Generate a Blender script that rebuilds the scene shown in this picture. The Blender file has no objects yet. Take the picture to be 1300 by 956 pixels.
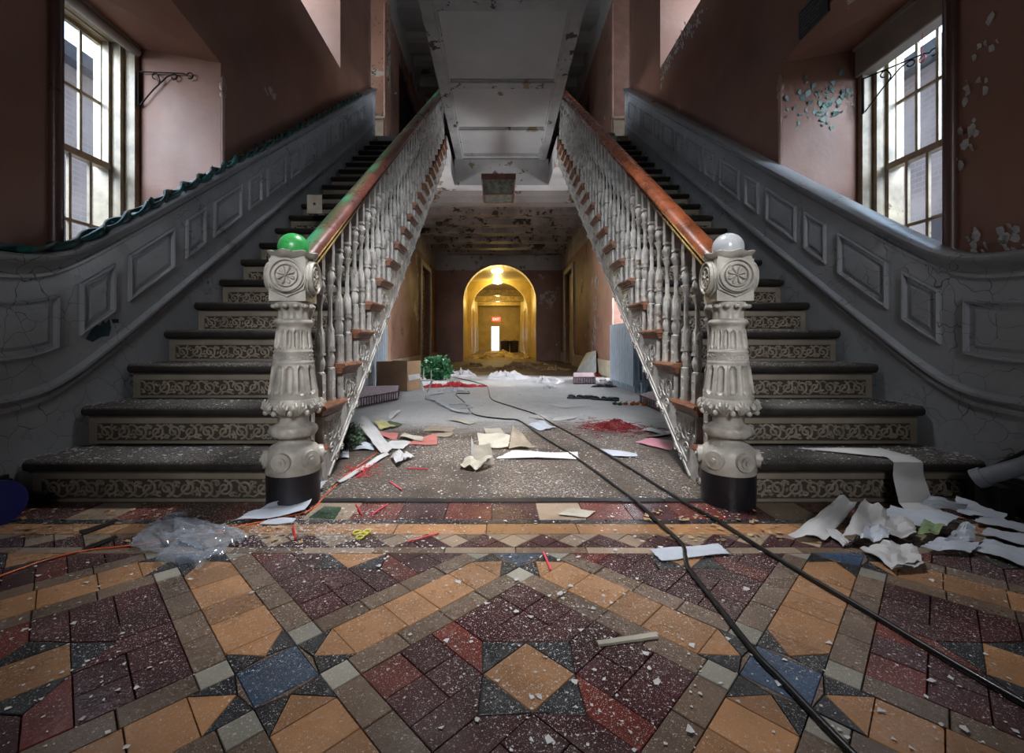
import bpy, math, random, mathutils
from mathutils import Vector
R = random.Random(7)
PI = math.pi
sc = bpy.context.scene
COL = sc.collection
H = 0.619            # eye height
F = 560.0            # focal length in pixels of the 1300 px wide frame
CX, CY = 633.0, 433.0

# ------------------------------------------------------------------ camera
cd = bpy.data.cameras.new('camera')
cam = bpy.data.objects.new('camera', cd)
COL.objects.link(cam)
cam.location = (0, 0, H)
cam.rotation_euler = (PI/2, 0, 0)
cd.sensor_width = 36
cd.lens = 36*F/1300
cd.shift_x = (650-CX)/1300
cd.shift_y = -(478-CY)/1300
cd.clip_start = 0.02
sc.camera = cam
# ------------------------------------------------------------------ world, exposure
sc.view_settings.view_transform = 'Standard'
sc.view_settings.look = 'None'
sc.view_settings.exposure = 0.0
sc.view_settings.gamma = 1.0
W = bpy.data.worlds.new('sky')
sc.world = W
W.use_nodes = True
wb = W.node_tree.nodes['Background']
wb.inputs[0].default_value = (0.62, 0.80, 1.0, 1)
wb.inputs[1].default_value = 4.5
try:
    sc.cycles.use_denoising = True
    sc.cycles.max_bounces = 7
    sc.cycles.diffuse_bounces = 4
    sc.cycles.transparent_max_bounces = 8
    sc.cycles.sample_clamp_indirect = 4.0
    sc.cycles.caustics_reflective = False
    sc.cycles.caustics_refractive = False
except Exception:
    pass

def area(name, loc, rot, sx, sy, power, color, portal=False, spread=PI):
    l = bpy.data.lights.new(name, 'AREA')
    l.shape = 'RECTANGLE'; l.size = sx; l.size_y = sy
    l.energy = power; l.color = color; l.spread = spread
    if portal: l.cycles.is_portal = True
    o = bpy.data.objects.new(name, l); COL.objects.link(o)
    o.location = loc; o.rotation_euler = rot
    return o
def point(name, loc, power, color, r=0.05):
    l = bpy.data.lights.new(name, 'POINT'); l.energy = power; l.color = color; l.shadow_soft_size = r
    o = bpy.data.objects.new(name, l); COL.objects.link(o); o.location = loc
    return o
DAY = (0.84, 0.92, 1.0)
DAYW = (0.95, 0.95, 1.0)
def aimed(name, loc, at, sx, sy, power, color, spread=PI):
    o = area(name, loc, (0, 0, 0), sx, sy, power, color, spread=spread)
    o.rotation_euler = (Vector(at)-Vector(loc)).to_track_quat('-Z', 'Y').to_euler(); return o
# daylight at the stair windows (outside the glass, above the sight line, coming down and towards the far reveal)
for s_ in (-1, 1):
    aimed('daylight_window', (s_*3.5, 1.35, 2.9), (s_*1.9, 3.05, 1.35), 1.3, 1.3, 88 if s_ < 0 else 74, DAY, math.radians(110))
    aimed('daylight_upper_window', (s_*3.0, 3.7, 5.9), (s_*1.6, 5.3, 3.7), 1.2, 1.2, 38, DAYW, math.radians(110))
    # side passages, ground floor and first floor
    aimed('daylight_passage', (s_*3.7, 6.72, 1.7), (-s_*1.9, 8.0, 0.5), 1.6, 0.7, 220, DAYW, math.radians(130))
    aimed('daylight_landing', (s_*3.7, 6.85, 5.2), (s_*1.0, 7.3, 4.6), 1.6, 0.9, 46 if s_ < 0 else 30, DAYW)
    # windows under the flights
    aimed('daylight_under_stairs', (s_*2.15, 5.3, 1.4), (s_*0.2, 4.9, 0.0), 1.0, 1.2, 190, DAY, math.radians(120))
# added fill lamps: two behind the camera, one unseen under the bridge
aimed('daylight_entrance', (0.05, -2.6, 2.5), (0.05, 2.6, 0.9), 0.9, 0.7, 19, (0.97, 0.97, 1.0), math.radians(44))
area('entrance_glow', (0.05, -2.7, 1.3), (math.radians(100), 0, 0), 1.2, 1.9, 4, (0.97, 0.96, 1.0), spread=math.radians(80))
area('bridge_pendant', (0.04, 2.25, 3.5), (0, 0, 0), 0.5, 0.5, 30, (0.97, 0.97, 1.0), spread=math.radians(62))

# ------------------------------------------------------------------ node materials
MATS = {}
def mat(name, col, rough=0.6, var=0.25, scale=4.0, bump=0.15, bscale=30.0, dust=0.0, dcol=(0.55, 0.53, 0.5), dscale=55.0,
        peel=None, crack=0.0, metal=0.0, spec=0.5, dark=None, trans=0.0, rand=0.0, bricks=False, extra=None, film=0.0):
    m = bpy.data.materials.new(name); m.use_nodes = True
    nt = m.node_tree; N = nt.nodes; L = nt.links
    b = N['Principled BSDF']
    g = N.new('ShaderNodeNewGeometry'); P = g.outputs['Position']
    def noise(s, d=5, r=0.6, off=0.0):
        n = N.new('ShaderNodeTexNoise'); n.inputs['Scale'].default_value = s; n.inputs['Detail'].default_value = d
        n.inputs['Roughness'].default_value = r
        if off:
            a = N.new('ShaderNodeVectorMath'); a.operation = 'ADD'; a.inputs[1].default_value = (off, off*1.7, -off)
            L.new(P, a.inputs[0]); L.new(a.outputs[0], n.inputs['Vector'])
        else: L.new(P, n.inputs['Vector'])
        return n.outputs['Fac']
    def ramp(src, lo, hi):
        r = N.new('ShaderNodeMapRange'); r.inputs[1].default_value = lo; r.inputs[2].default_value = hi
        r.clamp = True; L.new(src, r.inputs[0]); return r.outputs[0]
    def math_(op, a, c):
        n = N.new('ShaderNodeMath'); n.operation = op
        for k, v in enumerate((a, c)):
            if isinstance(v, (int, float)): n.inputs[k].default_value = v
            else: L.new(v, n.inputs[k])
        return n.outputs[0]
    def mix(fac, A, B):
        n = N.new('ShaderNodeMix'); n.data_type = 'RGBA'
        if isinstance(fac, (int, float)): n.inputs[0].default_value = fac
        else: L.new(fac, n.inputs[0])
        for k, v in ((6, A), (7, B)):
            if isinstance(v, tuple): n.inputs[k].default_value = (*v[:3], 1)
            else: L.new(v, n.inputs[k])
        return n.outputs[2]
    dk = dark or tuple(c*(1-var*1.6) for c in col)
    c = mix(ramp(noise(scale), 0.3, 0.7), tuple(max(0, x) for x in dk), tuple(min(1, x*(1+var*0.5)) for x in col))
    hgt = noise(bscale, 4)
    if rand:
        oi = N.new('ShaderNodeObjectInfo'); hs = N.new('ShaderNodeHueSaturation')
        L.new(ramp(oi.outputs['Random'], 0, 1), hs.inputs['Value'])
        mr = N.new('ShaderNodeMapRange'); mr.inputs[3].default_value = 1-rand; mr.inputs[4].default_value = 1+rand
        L.new(oi.outputs['Random'], mr.inputs[0]); L.new(mr.outputs[0], hs.inputs['Value']); L.new(c, hs.inputs['Color'])
        c = hs.outputs[0]
    if bricks:
        br = N.new('ShaderNodeTexBrick'); br.inputs['Scale'].default_value = 1.0
        br.inputs['Brick Width'].default_value = 0.23; br.inputs['Row Height'].default_value = 0.08; br.inputs['Mortar Size'].default_value = 0.008
        sx = N.new('ShaderNodeSeparateXYZ'); L.new(P, sx.inputs[0]); cb = N.new('ShaderNodeCombineXYZ')
        L.new(math_('ADD', sx.outputs[0], sx.outputs[1]), cb.inputs[0]); L.new(sx.outputs[2], cb.inputs[1]); L.new(cb.outputs[0], br.inputs['Vector'])
        c = mix(br.outputs['Fac'], c, (0.6, 0.6, 0.6))
    if crack:
        v = N.new('ShaderNodeTexVoronoi'); v.feature = 'DISTANCE_TO_EDGE'; v.inputs['Scale'].default_value = crack
        d = N.new('ShaderNodeMix'); d.data_type = 'VECTOR'; d.inputs[0].default_value = 0.12
        nn = N.new('ShaderNodeTexNoise'); nn.inputs['Scale'].default_value = 7; L.new(P, nn.inputs['Vector'])
        L.new(P, d.inputs[4]); L.new(nn.outputs['Color'], d.inputs[5]); L.new(d.outputs[1], v.inputs['Vector'])
        k = math_('MULTIPLY', ramp(v.outputs[0], 0.016, 0.003), ramp(noise(2.1, 3, 0.5, 4.0), 0.47, 0.6))
        c = mix(k, c, (0.06, 0.055, 0.05)); hgt = math_('SUBTRACT', hgt, math_('MULTIPLY', k, 2.0))
    if peel:
        for (pc, ps, lo) in peel:
            k = ramp(math_('ADD', math_('MULTIPLY', noise(ps, 8, 0.62, 7.0+ps), 0.6), math_('MULTIPLY', noise(ps*0.25, 3, 0.5, 2.0+ps), 0.4)), lo, lo+0.012)
            c = mix(k, c, pc); hgt = math_('SUBTRACT', hgt, math_('MULTIPLY', k, 0.8))
    if extra: c = extra(N, L, P, noise, ramp, math_, mix, c)
    rg = ramp(noise(scale*2, 4, 0.6, 3.3), 0.2, 0.9)
    mr = N.new('ShaderNodeMapRange'); mr.inputs[3].default_value = max(0.03, rough-0.12); mr.inputs[4].default_value = min(1, rough+0.12)
    L.new(rg, mr.inputs[0]); ro = mr.outputs[0]
    if dust or film:
        sx = N.new('ShaderNodeSeparateXYZ'); L.new(g.outputs['Normal'], sx.inputs[0])
        up = ramp(sx.outputs[2], 0.35, 0.8)
        if film:
            fk = math_('MULTIPLY', math_('MULTIPLY', ramp(noise(2.2, 6, 0.65, 5.5), 0.36, 0.7), film), up)
            c = mix(fk, c, dcol); ro = math_('MAXIMUM', ro, math_('MULTIPLY', fk, 0.8))
        if dust:
            a = ramp(noise(dscale, 3, 0.7, 9.1), 0.66-0.1*dust, 0.69-0.1*dust)
            bb = ramp(noise(dscale*3, 2, 0.6, 1.1), 0.68-0.1*dust, 0.71-0.1*dust)
            k = math_('MULTIPLY', math_('MULTIPLY', math_('MAXIMUM', a, bb), ramp(noise(1.6, 4, 0.6, 6.2), 0.38, 0.6)), up)
            c = mix(k, c, dcol); ro = math_('MAXIMUM', ro, math_('MULTIPLY', k, 0.8)); hgt = math_('ADD', hgt, k)
    L.new(c, b.inputs['Base Color']); L.new(ro, b.inputs['Roughness'])
    b.inputs['Metallic'].default_value = metal
    b.inputs['Specular IOR Level'].default_value = spec
    if trans: b.inputs['Transmission Weight'].default_value = trans
    if bump:
        bm_ = N.new('ShaderNodeBump'); bm_.inputs['Strength'].default_value = bump; bm_.inputs['Distance'].default_value = 0.01
        L.new(hgt, bm_.inputs['Height']); L.new(bm_.outputs[0], b.inputs['Normal'])
    MATS[name] = m
    return m
def emis(name, col, s):
    m = bpy.data.materials.new(name); m.use_nodes = True
    b = m.node_tree.nodes['Principled BSDF']
    b.inputs['Base Color'].default_value = (*col, 1); b.inputs['Emission Color'].default_value = (*col, 1); b.inputs['Emission Strength'].default_value = s
    MATS[name] = m; return m
def glassy(name, tint, fac):
    m = bpy.data.materials.new(name); m.use_nodes = True
    N = m.node_tree.nodes; L = m.node_tree.links; N.clear()
    o = N.new('ShaderNodeOutputMaterial'); t = N.new('ShaderNodeBsdfTransparent'); g = N.new('ShaderNodeBsdfGlossy')
    t.inputs[0].default_value = (*tint, 1); g.inputs[1].default_value = 0.08
    x = N.new('ShaderNodeMixShader'); x.inputs[0].default_value = fac
    n = N.new('ShaderNodeTexNoise'); n.inputs['Scale'].default_value = 6; b = N.new('ShaderNodeBump'); b.inputs[0].default_value = 0.2
    L.new(n.outputs[0], b.inputs['Height']); L.new(b.outputs[0], g.inputs['Normal'])
    L.new(t.outputs[0], x.inputs[1]); L.new(g.outputs[0], x.inputs[2]); L.new(x.outputs[0], o.inputs[0])
    MATS[name] = m; return m

PEELG = [((0.55, 0.54, 0.5), 3.0, 0.60), ((0.10, 0.17, 0.14), 5.0, 0.625)]
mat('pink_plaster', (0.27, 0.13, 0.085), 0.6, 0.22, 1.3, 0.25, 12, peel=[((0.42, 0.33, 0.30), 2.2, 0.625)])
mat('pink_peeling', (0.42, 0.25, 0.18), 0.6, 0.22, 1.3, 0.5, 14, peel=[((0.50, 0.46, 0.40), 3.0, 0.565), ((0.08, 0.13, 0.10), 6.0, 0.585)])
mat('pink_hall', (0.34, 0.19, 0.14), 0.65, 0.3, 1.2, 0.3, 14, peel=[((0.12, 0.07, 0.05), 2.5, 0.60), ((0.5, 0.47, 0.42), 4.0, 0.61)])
mat('bead_brown', (0.10, 0.05, 0.045), 0.35, 0.2, 5, 0.1)
mat('bead_pink', (0.42, 0.27, 0.22), 0.45, 0.2, 5, 0.1)
mat('dado_paint', (0.36, 0.385, 0.41), 0.34, 0.16, 2.5, 0.2, 18, crack=10.0, peel=[((0.10, 0.11, 0.11), 6.0, 0.64)])
mat('ornament_paint', (0.50, 0.485, 0.45), 0.4, 0.3, 16, 0.16, 60, peel=[((0.20, 0.15, 0.10), 14.0, 0.60)], dust=0.3)
mat('newel_paint', (0.43, 0.405, 0.355), 0.42, 0.3, 12, 0.15, 40, dust=0.25)
mat('riser_paint', (0.22, 0.19, 0.145), 0.5, 0.2, 6, 0.2, 30)
mat('scroll_paint', (0.29, 0.25, 0.19), 0.5, 0.25, 12, 0.2, 40)
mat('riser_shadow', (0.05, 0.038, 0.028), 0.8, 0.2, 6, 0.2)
mat('tread_carpet', (0.022, 0.017, 0.014), 0.9, 0.4, 14, 0.6, 240, dust=0.9, film=0.30, dcol=(0.34, 0.32, 0.3), dscale=130)
mat('mahogany', (0.20, 0.055, 0.02), 0.28, 0.45, 5, 0.1, 40)
mat('wood_end', (0.22, 0.085, 0.04), 0.42, 0.4, 12, 0.2, 40)
def green_spray(N, L, P, noise, ramp, math_, mix, c):
    k = ramp(noise(2.3, 3, 0.5, 1.0), 0.44, 0.62)
    g = N.new('ShaderNodeNewGeometry'); s = N.new('ShaderNodeSeparateXYZ'); L.new(g.outputs['Normal'], s.inputs[0])
    k2 = ramp(math_('SUBTRACT', s.outputs[2], math_('MULTIPLY', s.outputs[0], 0.45)), 0.55, 0.9)
    return mix(math_('MULTIPLY', math_('MAXIMUM', k, 0.25), k2), c, (0.05, 0.30, 0.15))
mat('mahogany_sprayed', (0.11, 0.032, 0.022), 0.32, 0.45, 5, 0.1, 40, extra=green_spray)
mat('green_paint', (0.05, 0.40, 0.10), 0.33, 0.35, 14, 0.1, 40)
mat('ball_white', (0.46, 0.48, 0.50), 0.22, 0.12, 9, 0.1, 40)
mat('black_base', (0.012, 0.012, 0.016), 0.35, 0.3, 9, 0.15, 40, peel=[((0.18, 0.18, 0.18), 30.0, 0.70)])
mat('ceiling_paint', (0.46, 0.46, 0.45), 0.6, 0.2, 1.5, 0.4, 14, peel=[((0.10, 0.075, 0.05), 3.2, 0.60), ((0.20, 0.15, 0.09), 6.5, 0.585)])
mat('ceiling_panel', (0.50, 0.50, 0.49), 0.6, 0.14, 1.0, 0.2, 10, peel=[((0.14, 0.10, 0.06), 2.4, 0.615)])
mat('ceiling_edge', (0.44, 0.44, 0.43), 0.6, 0.2, 3.0, 0.4, 20, peel=[((0.05, 0.04, 0.035), 7.0, 0.575), ((0.25, 0.19, 0.12), 4.0, 0.585)])
mat('mouldy_ceiling', (0.48, 0.45, 0.42), 0.7, 0.35, 2.2, 0.5, 24, peel=[((0.07, 0.055, 0.04), 7.0, 0.555), ((0.22, 0.17, 0.11), 4.0, 0.60)])
mat('cream_paint', (0.52, 0.47, 0.36), 0.45, 0.2, 6, 0.15, 30)
mat('window_wood', (0.40, 0.32, 0.21), 0.45, 0.3, 8, 0.2, 30, peel=[((0.16, 0.10, 0.06), 9.0, 0.62)])
mat('grout', (0.035, 0.03, 0.027), 0.9, 0.3, 20, 0.3)
T = dict(rand=0.25, dust=0.5, film=0.07, scale=7.0, bump=0.12, bscale=60, dscale=150)
mat('tile_ochre', (0.33, 0.165, 0.07), 0.30, 0.22, **{k: v for k, v in T.items() if k != 'film'}, film=0.04)
mat('tile_maroon', (0.050, 0.012, 0.014), 0.24, 0.35, **T)
mat('tile_red', (0.12, 0.022, 0.015), 0.24, 0.3, **T)
mat('tile_brown', (0.13, 0.085, 0.055), 0.30, 0.25, **T)
mat('tile_grey', (0.26, 0.245, 0.20), 0.36, 0.2, **T)
mat('tile_black', (0.014, 0.016, 0.020), 0.28, 0.3, **T)
mat('tile_blue', (0.025, 0.055, 0.105), 0.30, 0.3, **T)
mat('tile_beige', (0.26, 0.19, 0.13), 0.4, 0.25, **T)
def hall_dirt_light(N, L, P, noise, ramp, math_, mix, c):
    s = N.new('ShaderNodeSeparateXYZ'); L.new(P, s.inputs[0])
    w = math_('ADD', s.outputs[1], math_('MULTIPLY', math_('SUBTRACT', noise(1.3, 4, 0.6, 2.0), 0.5), 1.2))
    k = math_('SUBTRACT', 1.0, ramp(math_('ABSOLUTE', math_('SUBTRACT', w, 5.5), 0.0), 1.9, 2.5))   # the middle is paled by dust and painted-in side light, both ends rotted dirt
    c = mix(k, c, (0.42, 0.44, 0.45))
    return mix(math_('MULTIPLY', ramp(noise(9, 6, 0.7, 8.0), 0.5, 0.64), math_('SUBTRACT', 0.7, math_('MULTIPLY', k, 0.55))), c, (0.07, 0.04, 0.022))
mat('hall_floor', (0.060, 0.040, 0.027), 0.6, 0.5, 5, 0.6, 60, dust=1.0, film=0.0, extra=hall_dirt_light, dcol=(0.42, 0.38, 0.33), dscale=80)
mat('corridor_floor', (0.20, 0.13, 0.05), 0.7, 0.5, 3, 0.6, 20)
mat('yellow_paint', (0.56, 0.42, 0.11), 0.45, 0.2, 2, 0.2, 20, peel=[((0.12, 0.08, 0.03), 4.0, 0.66)])
mat('yellow_pale', (0.56, 0.46, 0.20), 0.5, 0.2, 2, 0.2, 20)
mat('brick_outside', (0.62, 0.58, 0.56), 0.8, 0.2, 2, 0.3, 20, bricks=True)
mat('slate', (0.10, 0.11, 0.13), 0.7, 0.2, 2, 0.3, 20)
mat('paper_white', (0.46, 0.46, 0.46), 0.7, 0.12, 6, 0.15, 14)
mat('paper_blue', (0.42, 0.46, 0.52), 0.7, 0.12, 6, 0.15, 14)
mat('paper_cream', (0.40, 0.37, 0.30), 0.7, 0.2, 8, 0.15, 20)
mat('paper_pink', (0.46, 0.20, 0.24), 0.7, 0.15, 8, 0.1, 20)
mat('paper_coral', (0.42, 0.14, 0.12), 0.7, 0.2, 8, 0.1, 20)
mat('paper_tan', (0.27, 0.22, 0.16), 0.7, 0.25, 8, 0.2, 20)
mat('paper_yellow', (0.46, 0.42, 0.18), 0.7, 0.2, 8, 0.1, 20)
mat('paper_green', (0.22, 0.30, 0.14), 0.7, 0.3, 18, 0.1, 20)
mat('cable_rubber', (0.006, 0.006, 0.006), 0.35, 0.2, 9, 0.05)
mat('orange_plastic', (0.70, 0.13, 0.03), 0.4, 0.15, 9, 0.05)
mat('red_plastic', (0.55, 0.03, 0.03), 0.35, 0.15, 9, 0.05)
mat('pink_plastic', (0.70, 0.07, 0.12), 0.35, 0.15, 9, 0.05)
mat('red_tinsel', (0.19, 0.007, 0.010), 0.4, 0.4, 30, 0.1)
mat('red_cloth', (0.42, 0.015, 0.02), 0.7, 0.25, 12, 0.2)
mat('white_cloth', (0.45, 0.46, 0.48), 0.8, 0.15, 12, 0.2)
mat('yellow_plastic', (0.62, 0.60, 0.10), 0.35, 0.1, 9, 0.05)
mat('blue_plastic', (0.012, 0.022, 0.16), 0.38, 0.15, 9, 0.05)
mat('cardboard', (0.36, 0.22, 0.12), 0.75, 0.15, 6, 0.2)
mat('cardboard_dark', (0.30, 0.18, 0.10), 0.75, 0.15, 6, 0.2)  # darker cardboard copy: shade put into the front and bottom panels
mat('leaf_green', (0.025, 0.15, 0.05), 0.45, 0.5, 12, 0.1)
mat('leaf_dull', (0.03, 0.07, 0.025), 0.5, 0.5, 12, 0.1)
mat('garland_teal', (0.010, 0.085, 0.085), 0.3, 0.4, 12, 0.1)
mat('garland_dark', (0.010, 0.045, 0.045), 0.35, 0.4, 12, 0.1)
mat('tweed', (0.42, 0.33, 0.36), 0.9, 0.35, 30, 0.6, 90)
mat('tweed_dark', (0.06, 0.04, 0.045), 0.9, 0.35, 30, 0.6, 90)
mat('radiator_paint', (0.34, 0.42, 0.50), 0.4, 0.12, 6, 0.1)
mat('iron_black', (0.012, 0.010, 0.009), 0.75, 0.3, 12, 0.15, spec=0.2)
mat('sign_black', (0.012, 0.014, 0.018), 0.5, 0.2, 12, 0.1)
mat('sign_grey', (0.10, 0.11, 0.12), 0.5, 0.2, 12, 0.1)
mat('leather_black', (0.02, 0.024, 0.035), 0.35, 0.3, 12, 0.15)
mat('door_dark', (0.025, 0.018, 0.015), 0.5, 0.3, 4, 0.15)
mat('paint_flake', (0.56, 0.55, 0.54), 0.6, 0.2, 30, 0.0)
mat('flake_green', (0.10, 0.20, 0.16), 0.5, 0.4, 12, 0.1)
mat('patch_teal', (0.012, 0.055, 0.075), 0.4, 0.3, 12, 0.1)
mat('curtain_blind', (0.40, 0.38, 0.34), 0.6, 0.15, 5, 0.1)
mat('rubble_tan', (0.36, 0.24, 0.13), 0.8, 0.4, 12, 0.3)
mat('crumple_yellow', (0.50, 0.38, 0.12), 0.5, 0.4, 8, 0.3)
mat('pipe_grey', (0.20, 0.22, 0.25), 0.35, 0.2, 8, 0.1)
mat('skirting_black', (0.015, 0.014, 0.016), 0.45, 0.2, 8, 0.1)
mat('board_mint', (0.50, 0.56, 0.54), 0.6, 0.15, 8, 0.1)
mat('art_yellow', (0.50, 0.42, 0.10), 0.6, 0.3, 20, 0.1)
mat('art_teal', (0.06, 0.30, 0.26), 0.6, 0.3, 20, 0.1)
mat('orange_bits', (0.60, 0.18, 0.04), 0.6, 0.4, 30, 0.1)
mat('lamp_glass_dirty', (0.10, 0.10, 0.08), 0.6, 0.5, 14, 0.1, spec=0.15)
mat('lamp_wood', (0.085, 0.03, 0.018), 0.4, 0.3, 10, 0.1)
glassy('glass_pane', (0.93, 0.96, 1.0), 0.06)
glassy('glass_green', (0.60, 0.80, 0.72), 0.25)
glassy('plastic_clear', (0.84, 0.88, 0.93), 0.34)
_n = MATS['plastic_clear'].node_tree
_x = [n for n in _n.nodes if n.type == 'MIX_SHADER'][0]; _g = [n for n in _n.nodes if n.type == 'BSDF_GLOSSY'][0]
_d = _n.nodes.new('ShaderNodeBsdfDiffuse'); _d.inputs[0].default_value = (0.62, 0.68, 0.76, 1); _y = _n.nodes.new('ShaderNodeMixShader'); _y.inputs[0].default_value = 0.35
_n.links.new(_d.outputs[0], _y.inputs[1]); _n.links.new(_g.outputs[0], _y.inputs[2]); _n.links.new(_y.outputs[0], _x.inputs[2])
emis('lamp_warm', (1.0, 0.85, 0.50), 8)
emis('exit_red', (0.9, 0.10, 0.05), 1.4)
emis('exit_letters', (1.0, 0.9, 0.85), 1.5)

# ------------------------------------------------------------------ mesh helpers
class MB:
    def __init__(s): s.v = []; s.f = []; s.mi = []
    def add(s, vs, fs, mi=0):
        n = len(s.v); s.v += [tuple(v) for v in vs]
        s.f += [tuple(i+n for i in f) for f in fs]; s.mi += [mi]*len(fs)
    def box(s, x0, x1, y0, y1, z0, z1, mi=0):
        s.add([(x, y, z) for x in (x0, x1) for y in (y0, y1) for z in (z0, z1)],
              [(0, 1, 3, 2), (4, 6, 7, 5), (0, 4, 5, 1), (2, 3, 7, 6), (0, 2, 6, 4), (1, 5, 7, 3)], mi)
    def prism(s, poly, fn, t0, t1, mi=0):           # poly in 2-D, fn(a,b,t)->xyz
        n = len(poly)
        s.add([fn(a, b, t0) for a, b in poly]+[fn(a, b, t1) for a, b in poly],
              [tuple(range(n))[::-1], tuple(range(n, 2*n))]+[(i, (i+1) % n, n+(i+1) % n, n+i) for i in range(n)], mi)
    def tube(s, pts, r, k=6, mi=0, cap=True):
        pts = [Vector(p) for p in pts]; n = len(pts)
        rs = r if isinstance(r, (list, tuple)) else [r]*n
        up = Vector((0, 0, 1)); vs = []; pn = None
        for i, p in enumerate(pts):
            t = (pts[min(i+1, n-1)]-pts[max(i-1, 0)])
            if t.length < 1e-9: t = Vector((0, 1, 0))
            t.normalize()
            a = (pn if pn is not None else (up if abs(t.z) < 0.9 else Vector((1, 0, 0))))
            a = a-t*a.dot(t)
            if a.length < 1e-6: a = t.orthogonal()
            a.normalize(); pn = a; b = t.cross(a)
            for j in range(k):
                q = 2*PI*j/k; vs.append(p+(a*math.cos(q)+b*math.sin(q))*rs[i])
        fs = [(i*k+j, i*k+(j+1) % k, (i+1)*k+(j+1) % k, (i+1)*k+j) for i in range(n-1) for j in range(k)]
        if cap: fs += [tuple(range(k))[::-1], tuple(range((n-1)*k, n*k))]
        s.add(vs, fs, mi)
    def lathe(s, prof, c=(0, 0, 0), k=24, mi=0, flute=None, sq=None):
        vs = []
        for (r, z) in prof:
            for j in range(k):
                q = 2*PI*(j+0.5)/k; rr = r
                if flute and flute[0] <= z <= flute[1]: rr = r*(1-flute[3]*(0.5-0.5*math.cos(q*flute[2]))**2)
                if sq: rr = r/max(abs(math.cos(q)), abs(math.sin(q)))**sq
                vs.append((c[0]+rr*math.cos(q), c[1]+rr*math.sin(q), c[2]+z))
        n = len(prof)
        fs = [(i*k+j, i*k+(j+1) % k, (i+1)*k+(j+1) % k, (i+1)*k+j) for i in range(n-1) for j in range(k)]
        fs += [tuple(range(k))[::-1], tuple(range((n-1)*k, n*k))]
        s.add(vs, fs, mi)
    def sphere(s, c, r, a=16, b=10, mi=0, sc=(1, 1, 1)):
        vs = []
        for i in range(1, b):
            t = PI*i/b
            for j in range(a):
                q = 2*PI*j/a; vs.append((c[0]+r*sc[0]*math.sin(t)*math.cos(q), c[1]+r*sc[1]*math.sin(t)*math.sin(q), c[2]-r*sc[2]*math.cos(t)))
        vs += [(c[0], c[1], c[2]-r*sc[2]), (c[0], c[1], c[2]+r*sc[2])]
        m = len(vs)
        fs = [(i*a+j, i*a+(j+1) % a, (i+1)*a+(j+1) % a, (i+1)*a+j) for i in range(b-2) for j in range(a)]
        fs += [(m-2, (j+1) % a, j) for j in range(a)]+[(m-1, (b-2)*a+j, (b-2)*a+(j+1) % a) for j in range(a)]
        s.add(vs, fs, mi)
    def ridge(s, pts, w, h, fn, mi=0):               # raised ornament line on a plane; fn(a,b,t)
        n = len(pts); vs = []
        for i, (a, b) in enumerate(pts):
            a0, b0 = pts[max(i-1, 0)]; a1, b1 = pts[min(i+1, n-1)]
            dx, dy = a1-a0, b1-b0; l = math.hypot(dx, dy) or 1; nx, ny = -dy/l, dx/l
            ww = w[i] if isinstance(w, list) else w
            vs += [fn(a+nx*ww, b+ny*ww, 0), fn(a+nx*ww*0.4, b+ny*ww*0.4, h), fn(a-nx*ww*0.4, b-ny*ww*0.4, h), fn(a-nx*ww, b-ny*ww, 0)]
        fs = []
        for i in range(n-1):
            for j in range(3): fs.append((4*i+j, 4*i+4+j, 4*i+5+j, 4*i+1+j))
        s.add(vs, fs, mi)
    def mesh(s, name, mats, smooth=False, off=(0, 0, 0)):
        me = bpy.data.meshes.new(name)
        me.from_pydata([(x-off[0], y-off[1], z-off[2]) for x, y, z in s.v], [], s.f)
        for m in (mats if isinstance(mats, (list, tuple)) else [mats]): me.materials.append(MATS[m])
        if len(me.materials) > 1: me.polygons.foreach_set('material_index', s.mi)
        me.validate(); me.update()
        import bmesh
        bm = bmesh.new(); bm.from_mesh(me); bmesh.ops.recalc_face_normals(bm, faces=bm.faces); bm.to_mesh(me); bm.free()
        if smooth:
            me.polygons.foreach_set('use_smooth', [True]*len(me.polygons))
            try: me.set_sharp_from_angle(angle=math.radians(smooth if smooth is not True else 40))
            except Exception: pass
        return me
WL = {}
def wloc(p): return WL.get(p.name, Vector((0, 0, 0))) if p else Vector((0, 0, 0))
def tag(o, label=None, cat=None, group=None, kind=None):
    if label: o['label'] = label
    if cat: o['category'] = cat
    if group: o['group'] = group
    if kind: o['kind'] = kind
    return o
def put(me, name, parent=None, loc=(0, 0, 0), rot=None, scale=None):
    o = bpy.data.objects.new(name, me); COL.objects.link(o)
    if parent: o.parent = parent
    o.location = Vector(loc)-wloc(parent)
    if rot: o.rotation_euler = rot
    if scale: o.scale = scale
    WL[o.name] = Vector(loc)
    return o
def obj(name, mb, mats, parent=None, smooth=False, origin=None):
    org = Vector(origin) if origin else wloc(parent)
    return put(mb.mesh(name, mats, smooth, org), name, parent, org)
def thing(name, label, cat, loc, group=None):
    o = bpy.data.objects.new(name, None); COL.objects.link(o); o.location = loc; o.empty_display_size = 0.05
    WL[o.name] = Vector(loc); return tag(o, label, cat, group)
def struct(name, mb, mats, smooth=False):
    return tag(obj(name, mb, mats, None, smooth), kind='structure')
def solo(name, mb, mats, label, cat, group=None, smooth=False, origin=None):
    if origin is None:
        xs = [v[0] for v in mb.v]; ys = [v[1] for v in mb.v]; zs = [v[2] for v in mb.v]
        origin = ((min(xs)+max(xs))/2, (min(ys)+max(ys))/2, min(zs))
    return tag(obj(name, mb, mats, None, smooth, origin), label, cat, group)
def G(x, y, z=0.0):                                  # a pixel of the photo to the point at height z
    d = (H-z)*F/(y-CY); return Vector(((x-CX)*d/F, d, z))
def A(x, y, d): return Vector(((x-CX)*d/F, d, H+(CY-y)*d/F))

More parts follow.
